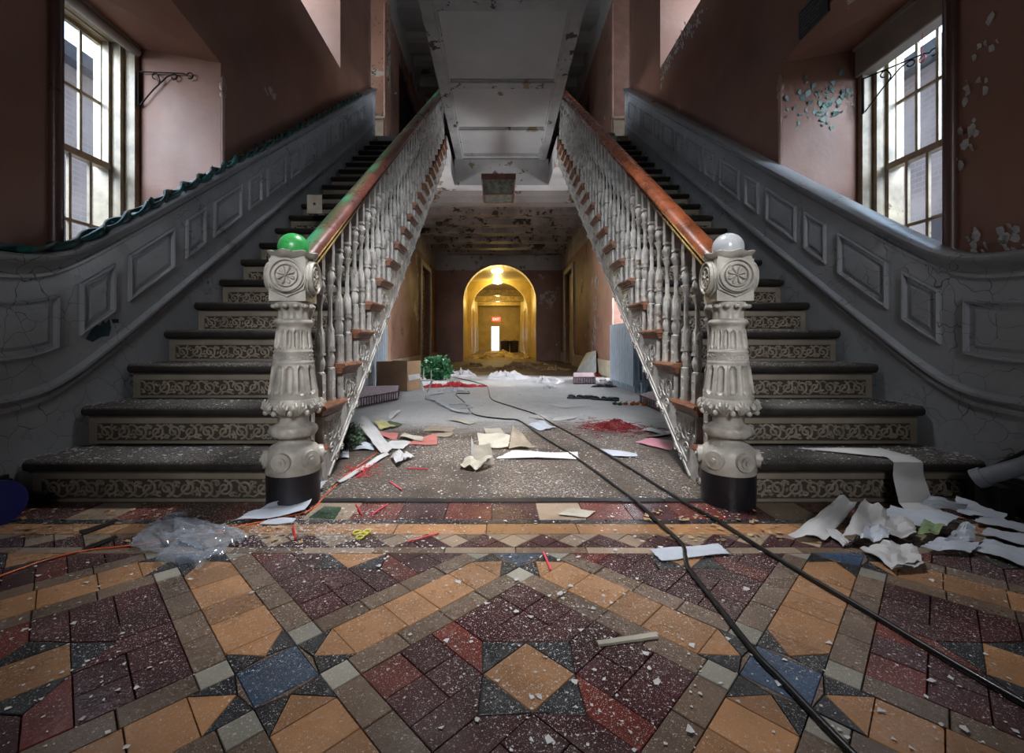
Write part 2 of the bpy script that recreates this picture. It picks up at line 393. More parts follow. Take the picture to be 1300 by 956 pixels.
# ------------------------------------------------------------------ stair geometry numbers
GO, RI, Y1 = 0.2343, 0.17, 1.654        # going, rise, first nosing
NS = 21
SL = RI/GO
def S(y): return RI+(y-Y1)*SL           # nosing line
def sm(a, b, k): return (a+b+math.sqrt((a-b)**2+k*k))/2
XW = {-1: -1.88, 1: 1.92}               # plaster face of the stair walls
XB = {-1: -1.815, 1: 1.855}             # face of the dado boards
XT = {-1: -1.795, 1: 1.835}             # wall end of treads
XE = {-1: -0.740, 1: 0.837}             # open end of treads
XS = {-1: -0.768, 1: 0.865}             # face of the outer string
XR = {-1: -0.795, 1: 0.885}             # balustrade centre line
XN = {-1: -0.790, 1: 0.884}; YN = 1.70  # newels
SIDE = {-1: 'left', 1: 'right'}
Z1 = 3.57                               # first floor level
YE, YH = 6.40, 7.44                     # stair wall end, start of the halls' walls
YA = 13.6                               # arch wall
# ------------------------------------------------------------------ shell
def wall_x(mb, xf, s, y0, y1, z0, z1, holes=(), t=0.25, mi=0):   # wall with inner face at xf, thickness outward (s)
    ys = sorted({y0, y1, *[h[0] for h in holes], *[h[1] for h in holes]})
    zs = sorted({z0, z1, *[h[2] for h in holes], *[h[3] for h in holes]})
    for a, b in zip(ys, ys[1:]):
        for c, d in zip(zs, zs[1:]):
            if any(h[0] <= a and b <= h[1] and h[2] <= c and d <= h[3] for h in holes): continue
            mb.box(min(xf, xf+s*t), max(xf, xf+s*t), a, b, c, d, mi)
ZT = 7.15
WIN = (1.88, 2.985, 0.85, 2.62)         # lower window recess on the stairs: y0,y1,z0,z1
UWIN = (4.05, 5.24, 3.86, 5.6)
for s in (-1, 1):
    m = MB()
    wall_x(m, XW[s], s, -3.0, YE, 0, ZT, [WIN, UWIN, (4.75, 5.9, 0.5, 2.1)], 0.25)
    # deep reveals of the lower window, its head dropping at the far end as an arch does
    x0, x1 = XW[s]+s*0.25, XW[s]+s*0.80
    lo, hi = min(x0, x1), max(x0, x1)
    m.box(lo, hi, 1.68, WIN[0], 0.6, 2.9); m.box(lo, hi, WIN[1], 3.2, 0.6, 2.9)
    m.box(lo, hi, WIN[0], WIN[1], 0.65, WIN[2]); m.box(lo, hi, 1.68, 3.2, WIN[3], 2.9)
    xf = XW[s]; xb = xf+s*0.56
    # sloping head fillet
    m.add([(xf, 2.985, 2.50), (xf, 2.985, 2.62), (xf, 2.30, 2.62), (xb, 2.985, 2.60), (xb, 2.985, 2.62), (xb, 2.30, 2.62)],
          [(0, 1, 2), (3, 5, 4), (0, 2, 5, 3), (0, 3, 4, 1), (1, 4, 5, 2)])
    x1u = XW[s]+s*0.62; lo, hi = min(x0, x1u), max(x0, x1u)
    m.box(lo, hi, 3.9, UWIN[0], 3.7, 5.8); m.box(lo, hi, UWIN[1], 5.4, 3.7, 5.8); m.box(lo, hi, UWIN[0], UWIN[1], 3.7, UWIN[2]); m.box(lo, hi, UWIN[0], UWIN[1], UWIN[3], 5.8)
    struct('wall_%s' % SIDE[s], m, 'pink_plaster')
    # passage behind the stairs, both floors
    m = MB(); xo = XW[s]+s*2.2
    wall_x(m, xo, s, YE-0.3, YH+0.3, 0, ZT, [(6.5, 7.35, 0.5, 2.6), (6.5, 7.35, 4.3, 6.1)], 0.15)
    lo, hi = sorted((-1.88 if s < 0 else 1.925, xo))
    m.box(lo, hi, YH-0.012, YH+0.25, 0, ZT)
    lo, hi = sorted((XW[s]+s*0.25, xo)); m.box(lo, hi, YE-0.25, YE, 0, ZT)
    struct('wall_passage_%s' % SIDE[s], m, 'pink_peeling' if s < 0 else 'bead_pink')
    # hall walls
    m = MB(); dz = (10.85, 12.15) if s < 0 else (11.3, 12.6)
    XH = 1.92*s
    wall_x(m, XH, s, YH, YA, 0, 2.80, [(dz[0], dz[1], 0, 2.5)], 0.25, 0)
    wall_x(m, XH, s, YH, YA, 2.80, 3.5, [], 0.25, 1)
    wall_x(m, XH, s, YH, YA, 3.5, 6.37, [(8.5, 10.5, 3.5, 6.0) if s < 0 else (9.35, 10.5, 3.5, 5.87)], 0.25, 0)
    wall_x(m, XH, s, YH, YA, 6.37, ZT, [], 0.25, 2)
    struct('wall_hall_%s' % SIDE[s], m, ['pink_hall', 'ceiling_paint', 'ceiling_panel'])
    # corridor walls beyond the arch
    m = MB(); cx = 1.30 if s > 0 else -1.24
    wall_x(m, cx, s, YA+0.35, 28.0, 0, 2.35, [(a, a+0.95, 0, 2.1) for a in (18.6, 21.4, 24.4)], 0.2, 0)
    wall_x(m, cx, s, YA+0.35, 28.0, 2.35, 3.05, [], 0.2, 1)
    for a in (18.6, 21.4, 24.4):
        lo, hi = sorted((cx-s*0.03, cx)); 
        m.box(lo, hi, a-0.12, a, 0, 2.2, 1); m.box(lo, hi, a+0.95, a+1.07, 0, 2.2, 1); m.box(lo, hi, a, a+0.95, 2.1, 2.2, 1)
        lo, hi = sorted((cx+s*0.08, cx+s*0.12)); m.box(lo, hi, a, a+0.95, 0, 2.1, 0)
    struct('wall_corridor_%s' % SIDE[s], m, ['yellow_paint', 'yellow_pale'])

m = MB()                                             # back wall behind the camera, left solid to keep sky light out
m.box(-2.15, 2.17, -3.2, -3.0, 0, ZT)
struct('wall_back', m, 'pink_plaster')
def archwall(mb, yc, th, xl, xr, zt, ax0, ax1, mi_face, mi_in):
    cx, r = (ax0+ax1)/2, (ax1-ax0)/2; zs = 2.97-r; n = 24
    for y, flip in ((yc, 0), (yc+th, 1)):
        mb.add([(xl, y, 0), (ax0, y, 0), (ax0, y, zs), (xl, y, zs)], [(0, 1, 2, 3)], mi_face)
        mb.add([(ax1, y, 0), (xr, y, 0), (xr, y, zs), (ax1, y, zs)], [(0, 1, 2, 3)], mi_face)
        pa = [(cx-r*math.cos(PI*i/n), zs+r*math.sin(PI*i/n)) for i in range(n+1)]
        pb = [(xl+(xr-xl)*i/n, zt) for i in range(n+1)]
        pb[0] = (xl, zs); pb[n] = (xr, zs)
        pb[1] = (xl, zt); pb[n-1] = (xr, zt)
        mb.add([(a, y, b) for a, b in pa]+[(a, y, b) for a, b in pb], [(i, i+1, n+2+i, n+1+i) for i in range(n)], mi_face)
    pts = [(ax0, 0)]+pa+[(ax1, 0)]; k = len(pts)
    mb.add([(a, yc, b) for a, b in pts]+[(a, yc+th, b) for a, b in pts], [(i, i+1, k+i+1, k+i) for i in range(k-1)], mi_in)
m = MB()
archwall(m, YA, 0.35, -2.15, 2.15, 2.80 if False else 3.5, -1.09, 1.157, 0, 1)
struct('wall_arch', m, ['pink_hall', 'yellow_paint'])
m = MB()                                             # plaster frieze over the arch wall, cut round the arch head
r, cx, zs, n = 1.1235, 0.0335, 2.97-1.1235, 24
for sgn in (-1, 1):
    xx = [1.92*sgn+(0 if sgn < 0 else 0)]
    pts = []
    a0 = math.asin((2.80-zs)/(r+0.03))
    arc = [(cx+sgn*(r+0.03)*math.cos(a0+(PI/2-a0)*i/8), zs+(r+0.03)*math.sin(a0+(PI/2-a0)*i/8)) for i in range(9)]
    poly = [(1.92*sgn, 2.80)]+arc+[(cx, 3.46), (1.92*sgn, 3.46)]
    m.prism(poly, lambda a, b, t: (a, t, b), YA-0.03, YA-0.001)
struct('trim_frieze', m, 'ceiling_paint')
m = MB(); archwall(m, 17.6, 0.3, -1.25, 1.31, 3.06, -1.09, 1.157, 0, 1); struct('wall_corridor_arch', m, ['yellow_paint', 'yellow_pale'])
m = MB()                                             # upper back wall
m.box(-2.15, 2.15, YA, YA+0.3, 3.5, ZT); struct('wall_upper_hall', m, 'pink_hall')
m = MB()                                             # end of the corridor with the lit opening
m.box(-1.3, -0.45, 28, 28.2, 0, 3.05); m.box(0.03, 1.35, 28, 28.2, 0, 3.05); m.box(-0.45, 0.03, 28, 28.2, 1.55, 3.05)
struct('wall_corridor_end', m, 'yellow_paint')
m = MB(); m.box(-1.24, 1.30, YA+0.35, 28, 2.98, 3.1, 0)
struct('ceiling_corridor', m, ['yellow_pale', 'crumple_yellow'])
for y in (20.2, 23.2, 26.0):
    m = MB(); m.box(-1.24, 1.30, y, y+0.35, 2.72, 2.98); struct('trim_beam', m, 'crumple_yellow')
m = MB(); m.box(-1.24, 1.30, YA, 28.6, -0.1, 0.0); struct('floor_corridor', m, 'corridor_floor')
# floors
m = MB(); m.box(-4.2, 4.3, 1.70, YA, -0.12, 0.0); struct('floor_hall', m, 'hall_floor')
m = MB(); m.box(-2.1, 2.15, -3.0, 1.70, -0.12, -0.006); FLOOR = struct('floor', m, 'grout')
# black metal strip at the edge of the rotten carpet
m = MB()
for i in range(9):
    a = -0.68+i*0.165; m.box(a, a+0.166+R.uniform(-.006, .0), 1.688, 1.722+R.uniform(0, .01), -0.002, 0.004+R.uniform(0, .003))
struct('trim_1', m, 'skirting_black')
# ceiling / upper floor
m = MB()
m.box(-1.92, 1.92, YH+0.28, YA, 3.46, Z1, 0)
m.box(-0.745, 0.842, YH, YH+0.28, 3.25, 3.69, 1)
m.box(-1.885, -0.745, YE-0.06, YH+0.28, 3.25, Z1-0.001, 1); m.box(0.842, 1.925, YE-0.06, YH+0.28, 3.25, Z1-0.001, 1)
m.box(-4.1, -1.885, YE-0.06, YH-0.02, 3.25, Z1-0.001, 1); m.box(1.925, 4.1, YE-0.06, YH-0.02, 3.25, Z1-0.001, 1)
struct('ceiling', m, ['mouldy_ceiling', 'ceiling_paint'])
beams = tag(bpy.data.objects.new('ceiling_beams', None), kind='structure'); COL.objects.link(beams)
bm = MB(); bm.box(-1.92, 1.92, 0, 0.30, 0, 0.21); bm.add([(-1.92, -0.05, 0.21), (1.92, -0.05, 0.21), (1.92, 0, 0.12), (-1.92, 0, 0.12)], [(0, 1, 2, 3)])
bm1 = bm.mesh('beam', 'ceiling_paint'); bm2 = bm.mesh('beam', 'mouldy_ceiling')
for i, y in enumerate((8.36, 9.18, 9.95, 10.75, 11.66, 12.49, 13.2)):
    put(bm1 if i < 1 else bm2, 'beam', beams, (0, y, 3.25))
bm3 = bm.mesh('beam', 'ceiling_panel')
for y in (4.9, 5.8, 6.7, 7.5, 8.36, 9.18, 9.95, 10.75, 11.66, 12.49): put(bm3, 'beam', beams, (0, y, 6.82))
m = MB(); m.box(-4.2, 4.3, -3.2, YA+0.3, 7.03, ZT); struct('ceiling_upper', m, 'ceiling_panel')
# gallery over the camera and the bridge running down the middle
m = MB(); m.box(-1.88, 1.92, -3.0, 0.9, 3.72, 3.95); struct('ceiling_gallery', m, 'ceiling_panel')
m = MB()
m.box(-0.72, 0.80, 0.9, 7.72, 3.74, 3.98, 0)
for x in (-0.72, 0.68): m.box(x, x+0.12, 0.9, 7.70, 3.68, 3.74, 1)
for x in (-0.60, 0.655): m.box(x, x+0.025, 0.9, 7.70, 3.71, 3.74, 1)
for y, w in ((1.2, .12), (2.6, .12), (3.95, 0.17), (5.27, 0.12), (6.45, 0.05), (7.35, 0.1)):
    m.box(-0.60, 0.68, y, y+w, 3.70, 3.74, 1); m.box(-0.60, 0.68, y-0.02, y+w+.02, 3.725, 3.74, 1)
struct('ceiling_bridge', m, ['ceiling_panel', 'ceiling_edge'])
# dark sheets in the upper hall doorways, standing in for their shade
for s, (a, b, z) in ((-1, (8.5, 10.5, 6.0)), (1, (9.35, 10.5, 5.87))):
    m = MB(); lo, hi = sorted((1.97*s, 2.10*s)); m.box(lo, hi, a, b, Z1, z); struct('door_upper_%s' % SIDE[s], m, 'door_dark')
# lower hall doors with casings
for s, (a, b) in ((-1, (10.85, 12.15)), (1, (11.3, 12.6))):
    root = tag(bpy.data.objects.new('door_%d' % (1 if s < 0 else 2), None), kind='structure'); COL.objects.link(root); WL[root.name] = Vector((0, 0, 0))
    lo, hi = sorted((1.92*s-s*0.05, 1.92*s+s*0.02))
    for nm, bx in (('casing', (a-0.16, a, 0, 2.62)), ('casing', (b, b+0.16, 0, 2.62)), ('casing', (a, b, 2.5, 2.62))):
        m = MB(); m.box(lo, hi, *bx); obj(nm, m, 'cream_paint', root)
    lo, hi = sorted((1.92*s+s*0.10, 1.92*s+s*0.15)); m = MB(); m.box(lo, hi, a, b, 0, 2.5)
    lo2, hi2 = sorted((1.92*s+s*0.085, 1.92*s+s*0.10))
    for z0, z1 in ((0.2, 0.9), (1.1, 2.35)):
        for q in (0.12, 0.72): m.box(lo2, hi2, a+q, a+q+0.46, z0, z1)
    obj('leaf', m, 'yellow_pale' if s > 0 else 'tile_brown', root)
# skirting boards
for s in (-1, 1):
    m = MB(); lo, hi = sorted((1.92*s, 1.92*s-s*0.03)); a, b = (10.69, 12.31) if s < 0 else (11.14, 12.76)
    m.box(lo, hi, YH, a, 0, 0.28); m.box(lo, hi, b, YA, 0, 0.28)
    lo, hi = sorted((1.92*s, 3.9*s)); m.box(lo, hi, YH-0.03, YH, 0, 0.30)
    m.box(lo, hi, YH-0.035, YH, 3.58, 3.80)
    struct('baseboard_%s' % SIDE[s], m, 'cream_paint')
    m = MB(); lo, hi = sorted((1.93*s, 3.7*s))
    m.box(lo, hi, YH-0.05, YH-0.001, 0.31, 0.78); m.box(lo, hi, YH-0.07, YH-0.001, 0.78, 0.82)
    m.box(lo, hi, YH-0.05, YH-0.001, 3.80, 4.34); m.box(lo, hi, YH-0.07, YH-0.001, 4.34, 4.38)
    struct('trim_passage_%s' % SIDE[s], m, 'cream_paint')
    # corner beads of plaster angles
    m = MB()
    for z0, z1 in ((0.3, 3.2), (3.6, 6.3)): m.tube([(1.915*s, YH-0.012, z0), (1.915*s, YH-0.012, z1)], 0.018, 8)
    m.tube([(XW[s]-s*0.0, YE+0.005, 3.7), (XW[s]-s*0.0, YE+0.005, 7.0)], 0.028, 8)
    struct('trim_bead_%s' % SIDE[s], m, 'bead_pink', 40)
    m = MB(); m.tube([(XW[s]-s*0.005, 1.868, 0.9), (XW[s]-s*0.005, 1.868, 3.6)], 0.027, 12); struct('trim_corner_pipe_%s' % SIDE[s], m, 'bead_brown', 40)
    m = MB()                                         # turned bead at the far edge of the recess
    m.lathe([(0.014, 0), (0.014, 1.02), (0.020, 1.03), (0.020, 1.05), (0.013, 1.06), (0.022, 1.085), (0.022, 1.11), (0.012, 1.13), (0.016, 1.15), (0.003, 1.18)], (XW[s]-s*0.004, 3.0, 1.25), 12)
    struct('trim_recess_bead_%s' % SIDE[s], m, 'bead_pink', 40)

# ------------------------------------------------------------------ tile floor
TC = 0.0565; C0 = 0.82; TM = 0.078
def ab(a, b): return (TC+(a-b)*TM/2*1.0, C0+(a+b)*TM/2)
tiles = []                                            # (material, polygon in x,y)
def addt(mt, pts): tiles.append((mt, pts))
def rect(a0, b0, a1, b1): return [(a0, b0), (a1, b0), (a1, b1), (a0, b1)]
def motif():
    out = []
    out.append(('tile_ochre', [(-1.1, -1.1), (1.1, -1.1), (1.1, 1.1), (-1.1, 1.1)]))
    for k in range(4):
        def rt(p, k=k):
            x, y = p
            for _ in range(k): x, y = -y, x
            return (x, y)
        def o(mt, pts): out.append((mt, [rt(p) for p in pts]))
        o('tile_black', [(1.1, -1.1), (2.3, 0), (1.1, 1.1)])
        o('tile_red' if k % 2 else 'tile_maroon', [(1.1, 1.1), (2.3, 0), (4, 0), (4, 1.1)] )
        o('tile_maroon', [(1.1, -1.1), (4, -1.1), (4, 0), (2.3, 0)])
        o('tile_maroon', rect(1.1, 1.1, 2.5, 2.5)); o('tile_maroon', rect(2.5, 1.1, 4, 2.5)); o('tile_maroon', rect(1.1, 2.5, 2.5, 4)); o('tile_red' if k == 1 else 'tile_maroon', rect(2.5, 2.5, 4, 4))
        for a in (-4, -2, 0, 2): o('tile_brown', rect(4, a, 5, a+2))
        o('tile_grey', rect(4, 4, 5, 5))
        # half strip along a=5..7 handled once per side pair
    for sw in (0, 1):
        f = (lambda p: p) if sw == 0 else (lambda p: (p[1], p[0]))
        for a in (-3.65, -1.45, 0.1, 2.1):
            b = {-3.65: -1.45, -1.45: 0.1, 0.1: 2.1, 2.1: 3.65}[a]
            out.append(('tile_ochre', [f(p) for p in rect(5, a, 7, b)]))
        out.append(('tile_ochre', [f(p) for p in ((5, 3.65), (7, 3.65), (6, 4.8))]))
        out.append(('tile_ochre', [f(p) for p in ((5, -3.65), (7, -3.65), (6, -4.8))]))
        for e in (1, -1):
            out.append(('tile_black', [f(p) for p in ((5, 3.65*e), (6, 4.8*e), (5, 5*e))]))
            out.append(('tile_black', [f(p) for p in ((7, 3.65*e), (6, 4.8*e), (7, 5*e))]))
            out.append(('tile_brown', [f(p) for p in ((5, 5*e), (6, 4.8*e), (7, 5*e))]))
    out.append(('tile_blue', rect(5.0, 5.0, 7.0, 7.0)))
    return out
MO = motif()
YP = 1.286
def clip(poly, keep):                                # keep: (axis, limit, sign)
    ax, lim, sg = keep; out = []
    n = len(poly)
    for i in range(n):
        p, q = poly[i], poly[(i+1) % n]; dp, dq = (p[ax]-lim)*sg, (q[ax]-lim)*sg
        if dp <= 0: out.append(p)
        if (dp < 0 < dq) or (dq < 0 < dp):
            t = dp/(dp-dq); out.append((p[0]+(q[0]-p[0])*t, p[1]+(q[1]-p[1])*t))
    return out
def area2(p): return abs(sum(p[i][0]*p[(i+1) % len(p)][1]-p[(i+1) % len(p)][0]*p[i][1] for i in range(len(p))))/2
for i in range(-6, 7):
    for j in range(-6, 7):
        for mt, pl in MO:
            pts = [ab(a+12*i, b+12*j) for a, b in pl]
            if max(p[1] for p in pts) < -0.2: continue
            for kp in ((1, YP, 1), (0, -1.84, -1), (0, 1.88, 1)):
                pts = clip(pts, kp)
                if len(pts) < 3: break
            if len(pts) >= 3 and area2(pts) > 2e-5: addt(mt, pts)
def bandrow(y0, y1, w, mts, off=0.0, x0=-1.84, x1=1.88):
    x = x0-off; k = 0
    while x < x1:
        a, b = max(x, x0), min(x+w, x1)
        if b-a > 0.01: addt(mts[k % len(mts)], [(a, y0), (b, y0), (b, y1), (a, y1)])
        x += w; k += 1
bandrow(YP+0.001, 1.323, 0.21, ['tile_beige', 'tile_brown'])
q = 0.092; x = -1.84; k = 0
while x < 1.88:                                       # checker of small squares on edge between plain rows
    c0, c1, cm = 1.324, 1.414, 1.369
    addt('tile_maroon' if k % 2 else 'tile_beige', [(x, cm), (x+q/2, c0), (x+q, cm), (x+q/2, c1)])
    addt('tile_maroon', [(x+q/2, c0), (x+q*1.5, c0), (x+q, cm)])
    addt('tile_beige' if k % 3 else 'tile_brown', [(x+q/2, c1), (x+q, cm), (x+q*1.5, c1)])
    x += q; k += 1
bandrow(1.416, 1.494, 0.30, ['tile_ochre'])
bandrow(1.495, 1.526, 0.17, ['tile_black'])
bandrow(1.527, 1.688, 0.165, ['tile_red', 'tile_maroon', 'tile_beige', 'tile_red', 'tile_maroon'])
def tile_mesh(mb, pts):
    cx = sum(p[0] for p in pts)/len(pts); cy = sum(p[1] for p in pts)/len(pts); n = len(pts)
    def ins(d):
        o = []
        for (x, y) in pts:
            l = math.hypot(x-cx, y-cy) or 1; o.append((x-(x-cx)/l*d, y-(y-cy)/l*d))
        return o
    a, b = ins(0.0012), ins(0.0026); dz = R.uniform(-0.0006, 0.0006); tx, ty = R.uniform(-.006, .006), R.uniform(-.006, .006)
    zt = lambda p, z: z+dz+(p[0]-cx)*tx+(p[1]-cy)*ty
    vs = [(x, y, -0.012) for x, y in a]+[(x, y, zt((x, y), -0.0016)) for x, y in a]+[(x, y, zt((x, y), 0)) for x, y in b]
    fs = [(i, (i+1) % n, n+(i+1) % n, n+i) for i in range(n)]+[(n+i, n+(i+1) % n, 2*n+(i+1) % n, 2*n+i) for i in range(n)]+[tuple(range(2*n, 3*n))]
    mb.add(vs, fs); return cx, cy
def vis(pts):
    cx = sum(p[0] for p in pts)/len(pts); cy = sum(p[1] for p in pts)/len(pts)
    if cy < 0.66: return -1
    px, py = CX+cx/cy*F, CY+H/cy*F
    if not (-30 < px < 1330 and py < 1000): return -1
    return area2(pts)/cy**3
order = sorted(range(len(tiles)), key=lambda i: -vis(tiles[i][1]))
single = [i for i in order if vis(tiles[i][1]) > 0][:298]
ss = set(single)
for i in single:
    mb = MB(); tile_mesh(mb, tiles[i][1]); obj('tile', mb, tiles[i][0], FLOOR)
mb = MB(); mts = sorted({t[0] for t in tiles})
for i, (mt, pts) in enumerate(tiles):
    if i in ss: continue
    k0 = len(mb.f); tile_mesh(mb, pts); mb.mi[k0:] = [mts.index(mt)]*(len(mb.f)-k0)
tag(obj('tile_remainder', mb, mts, FLOOR), kind='stuff')

# ------------------------------------------------------------------ ornament generators
def spiral(c, r, turns, a0, sgn, n=22, inner=0.12):
    return [(c[0]+r*(1-(1-inner)*i/n)*math.cos(a0+sgn*turns*2*PI*i/n), c[1]+r*(1-(1-inner)*i/n)*math.sin(a0+sgn*turns*2*PI*i/n)) for i in range(n+1)]
def scrollwork(mb, w, h, fn, seed=1, lw=0.0045, hh=0.005, unit=0.105):
    n = max(1, round(w/unit)); u = w/n; r_ = random.Random(seed)
    for k in range(n):
        x = (k+0.5)*u; up = k % 2 == 0; rr = h*0.40; cy = h*0.5
        e = 1 if up else -1
        sp = spiral((x, cy), rr, 1.55, -PI/2*e, e, 26)
        mb.ridge(sp, [lw*(1.15-0.5*i/26) for i in range(27)], hh, fn)
        # link stem to the neighbour
        st = [(x-u*0.5+u*t, h*0.5-e*h*0.42*math.cos(PI*t)*(-1)) for t in [i/8 for i in range(9)]]
        mb.ridge(st, lw*0.9, hh*0.9, fn)
        # leaf curls in the corners
        for q, cc in ((1, (x+u*0.40, h*0.5+e*h*0.27)), (-1, (x-u*0.42, h*0.5-e*h*0.24))):
            mb.ridge(spiral(cc, h*0.17, 0.9, r_.uniform(0, 6), q, 9, 0.2), lw*0.85, hh*0.9, fn)
        for q in range(3):
            aa = r_.uniform(0, 2*PI); c = (x+u*0.5*math.cos(aa)*0.85, cy+h*0.42*math.sin(aa))
            dx, dy = math.cos(aa*2+q)*h*0.12, math.sin(aa*2+q)*h*0.12
            c = (min(max(c[0], lw+abs(dx)), w-lw-abs(dx)), min(max(c[1], lw+abs(dy)), h-lw-abs(dy)))
            mb.ridge([(c[0]-dx, c[1]-dy), c, (c[0]+dx, c[1]+dy)], [lw*0.3, lw*1.3, lw*0.3], hh*0.8, fn)

def medallion(mb, c, r, fn, petals=8, hh=0.006):         # concentric rings + petals on plane
    for rr, w in ((r, 0.10*r), (r*0.70, 0.07*r)):
        mb.ridge([(c[0]+rr*math.cos(2*PI*i/28), c[1]+rr*math.sin(2*PI*i/28)) for i in range(29)], w, hh, fn)
    for k in range(petals):
        a = 2*PI*k/petals+PI/8
        mb.ridge([(c[0]+r*q*math.cos(a), c[1]+r*q*math.sin(a)) for q in (0.12, 0.30, 0.48, 0.58)], [r*.03, r*.10, r*.15, r*.04], hh*0.9, fn)
    mb.ridge([(c[0]-r*.09, c[1]), (c[0], c[1]), (c[0]+r*.09, c[1])], [r*.03, r*.1, r*.03], hh*1.1, fn)

# ------------------------------------------------------------------ stairs
def tread_mesh(s):
    w0, w1 = sorted((XT[s], XE[s]-s*0.045*-1))
    w0, w1 = sorted((XT[s], XE[s]+s*0.06))
    mb = MB(); n = 7
    prof = [(GO+0.012, -0.045), (0.03, -0.045)]
    for i in range(n+1):
        a = -PI/2-PI*i/n
        prof.append((0.022+0.022*math.cos(a), -0.023+0.022*math.sin(a)))
    prof += [(GO+0.012, -0.001)]
    k = len(prof)
    xs = [w0, w0+0.006, w1-0.006, w1]; vs = []
    for i, x in enumerate(xs):
        sh = 0.006 if i in (0, 3) else 0
        vs += [(x, p[0]+(sh if p[0] < 0.04 else 0), p[1]+(-sh if p[1] > -0.02 else sh*0.3)) for p in prof]
    fs = [(i*k+j, i*k+(j+1) % k, (i+1)*k+(j+1) % k, (i+1)*k+j) for i in range(3) for j in range(k)]+[tuple(range(k)), tuple(range(3*k, 4*k))]
    mb.add(vs, fs); return mb.mesh('tread', 'tread_carpet', 50)
def riser_mesh(s):
    w0, w1 = sorted((XT[s]-s*0.0, XS[s]))
    mb = MB(); z0, z1 = -RI+0.0, -0.046
    y = 0.045
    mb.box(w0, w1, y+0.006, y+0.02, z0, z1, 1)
    fr = 0.014
    zb = z0+0.012; ztb = z0+0.088
    mb.box(w0, w1, y, y+0.0065, ztb, z1, 0); mb.box(w0, w1, y, y+0.0065, z0, zb, 0)
    mb.box(w0, w0+0.035, y, y+0.0065, zb, ztb, 0); mb.box(w1-0.03, w1, y, y+0.0065, zb, ztb, 0)
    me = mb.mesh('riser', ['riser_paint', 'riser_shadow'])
    so = MB(); scrollwork(so, w1-w0-0.067, ztb-zb, lambda a, b, t: (w0+0.035+a, y+0.0062-t, zb+b), 3, 0.0046, 0.0055, 0.072)
    return me, so.mesh('riser_scrollwork', 'scroll_paint', 60)
def baluster_mesh(L):
    mb = MB()
    z = lambda q: q*L
    b0 = 0.19*L
    mb.box(-0.019, 0.019, -0.019, 0.019, 0, b0)
    mb.box(-0.022, 0.022, -0.022, 0.022, 0, 0.012)
    for sx, sy in ((1, 0), (-1, 0), (0, 1), (0, -1)):    # raised fret on each face of the foot block
        fn = (lambda a, b, t, sx=sx, sy=sy: (sx*(0.019+t)+(-sy)*a, sy*(0.019+t)+sx*a, b))
        mb.ridge(spiral((0, b0*0.36), 0.011, 1.3, 0, 1, 9, 0.2), 0.0022, 0.002, fn); mb.ridge(spiral((0, b0*0.7), 0.010, 1.2, PI, -1, 9, 0.2), 0.0022, 0.002, fn)
    def sqr(pf): mb.lathe([(r_*1.414, z_) for r_, z_ in pf], (0, 0, 0), 4)
    mb.lathe([(0.021, b0), (0.021, b0+0.008), (0.014, b0+0.012), (0.019, b0+0.030), (0.0205, b0+0.045), (0.0205, b0+0.058), (0.015, b0+0.078), (0.0125, b0+0.085)], (0, 0, 0), 8, sq=0.7)
    sqr([(0.019, b0+0.085), (0.019, b0+0.096)])
    c0, c1 = b0+0.096, 0.70*L                            # flat lancet shaft: broad foot, pointed shoulder, thin square rod
    sqr([(0.0155, c0), (0.0165, c0+0.005), (0.0165, c0+0.085), (0.0085, c0+0.115), (0.0075, c1-0.05), (0.0095, c1-0.03), (0.0165, c1-0.004), (0.0165, c1)])
    for sx, sy in ((1, 0), (-1, 0), (0, 1), (0, -1)):
        fn = (lambda a, b, t, sx=sx, sy=sy: (sx*(0.0165+t)+(-sy)*a, sy*(0.0165+t)+sx*a, b))
        mb.ridge([(-0.010, c0+0.012), (-0.010, c0+0.075), (0, c0+0.090), (0.010, c0+0.075), (0.010, c0+0.012), (-0.010, c0+0.012)], 0.0018, 0.0025, fn)
        fn = (lambda a, b, t, sx=sx, sy=sy: (sx*(0.0072+t)+(-sy)*a, sy*(0.0072+t)+sx*a, b))
        mb.ridge([(0, c0+0.12), (0, c1-0.055)], 0.0025, 0.003, fn)
    d = L-c1
    sqr([(0.0185, c1), (0.0185, c1+0.008)])
    mb.lathe([(0.013, c1+0.008), (0.015, c1+0.016), (0.0195, c1+0.030), (0.021, c1+0.045), (0.0195, c1+0.060), (0.013, c1+0.078)], (0, 0, 0), 8, sq=0.7)
    sqr([(0.017, c1+0.078), (0.017, c1+0.088), (0.0145, c1+0.092), (0.0165, c1+0.10), (0.0165, L-0.012), (0.020, L-0.010), (0.020, L)])
    for sg in (1, -1):
        fn = (lambda a, b, t, sg=sg: (sg*(0.0205+t), a, b))
        mb.ridge(spiral((0, c1+0.045), 0.009, 1.0, 0, 1, 9, 0.3), 0.002, 0.003, fn)
    return mb.mesh('baluster', 'ornament_paint', 35)
RB, RT = 0.625, 0.70
BM = {}
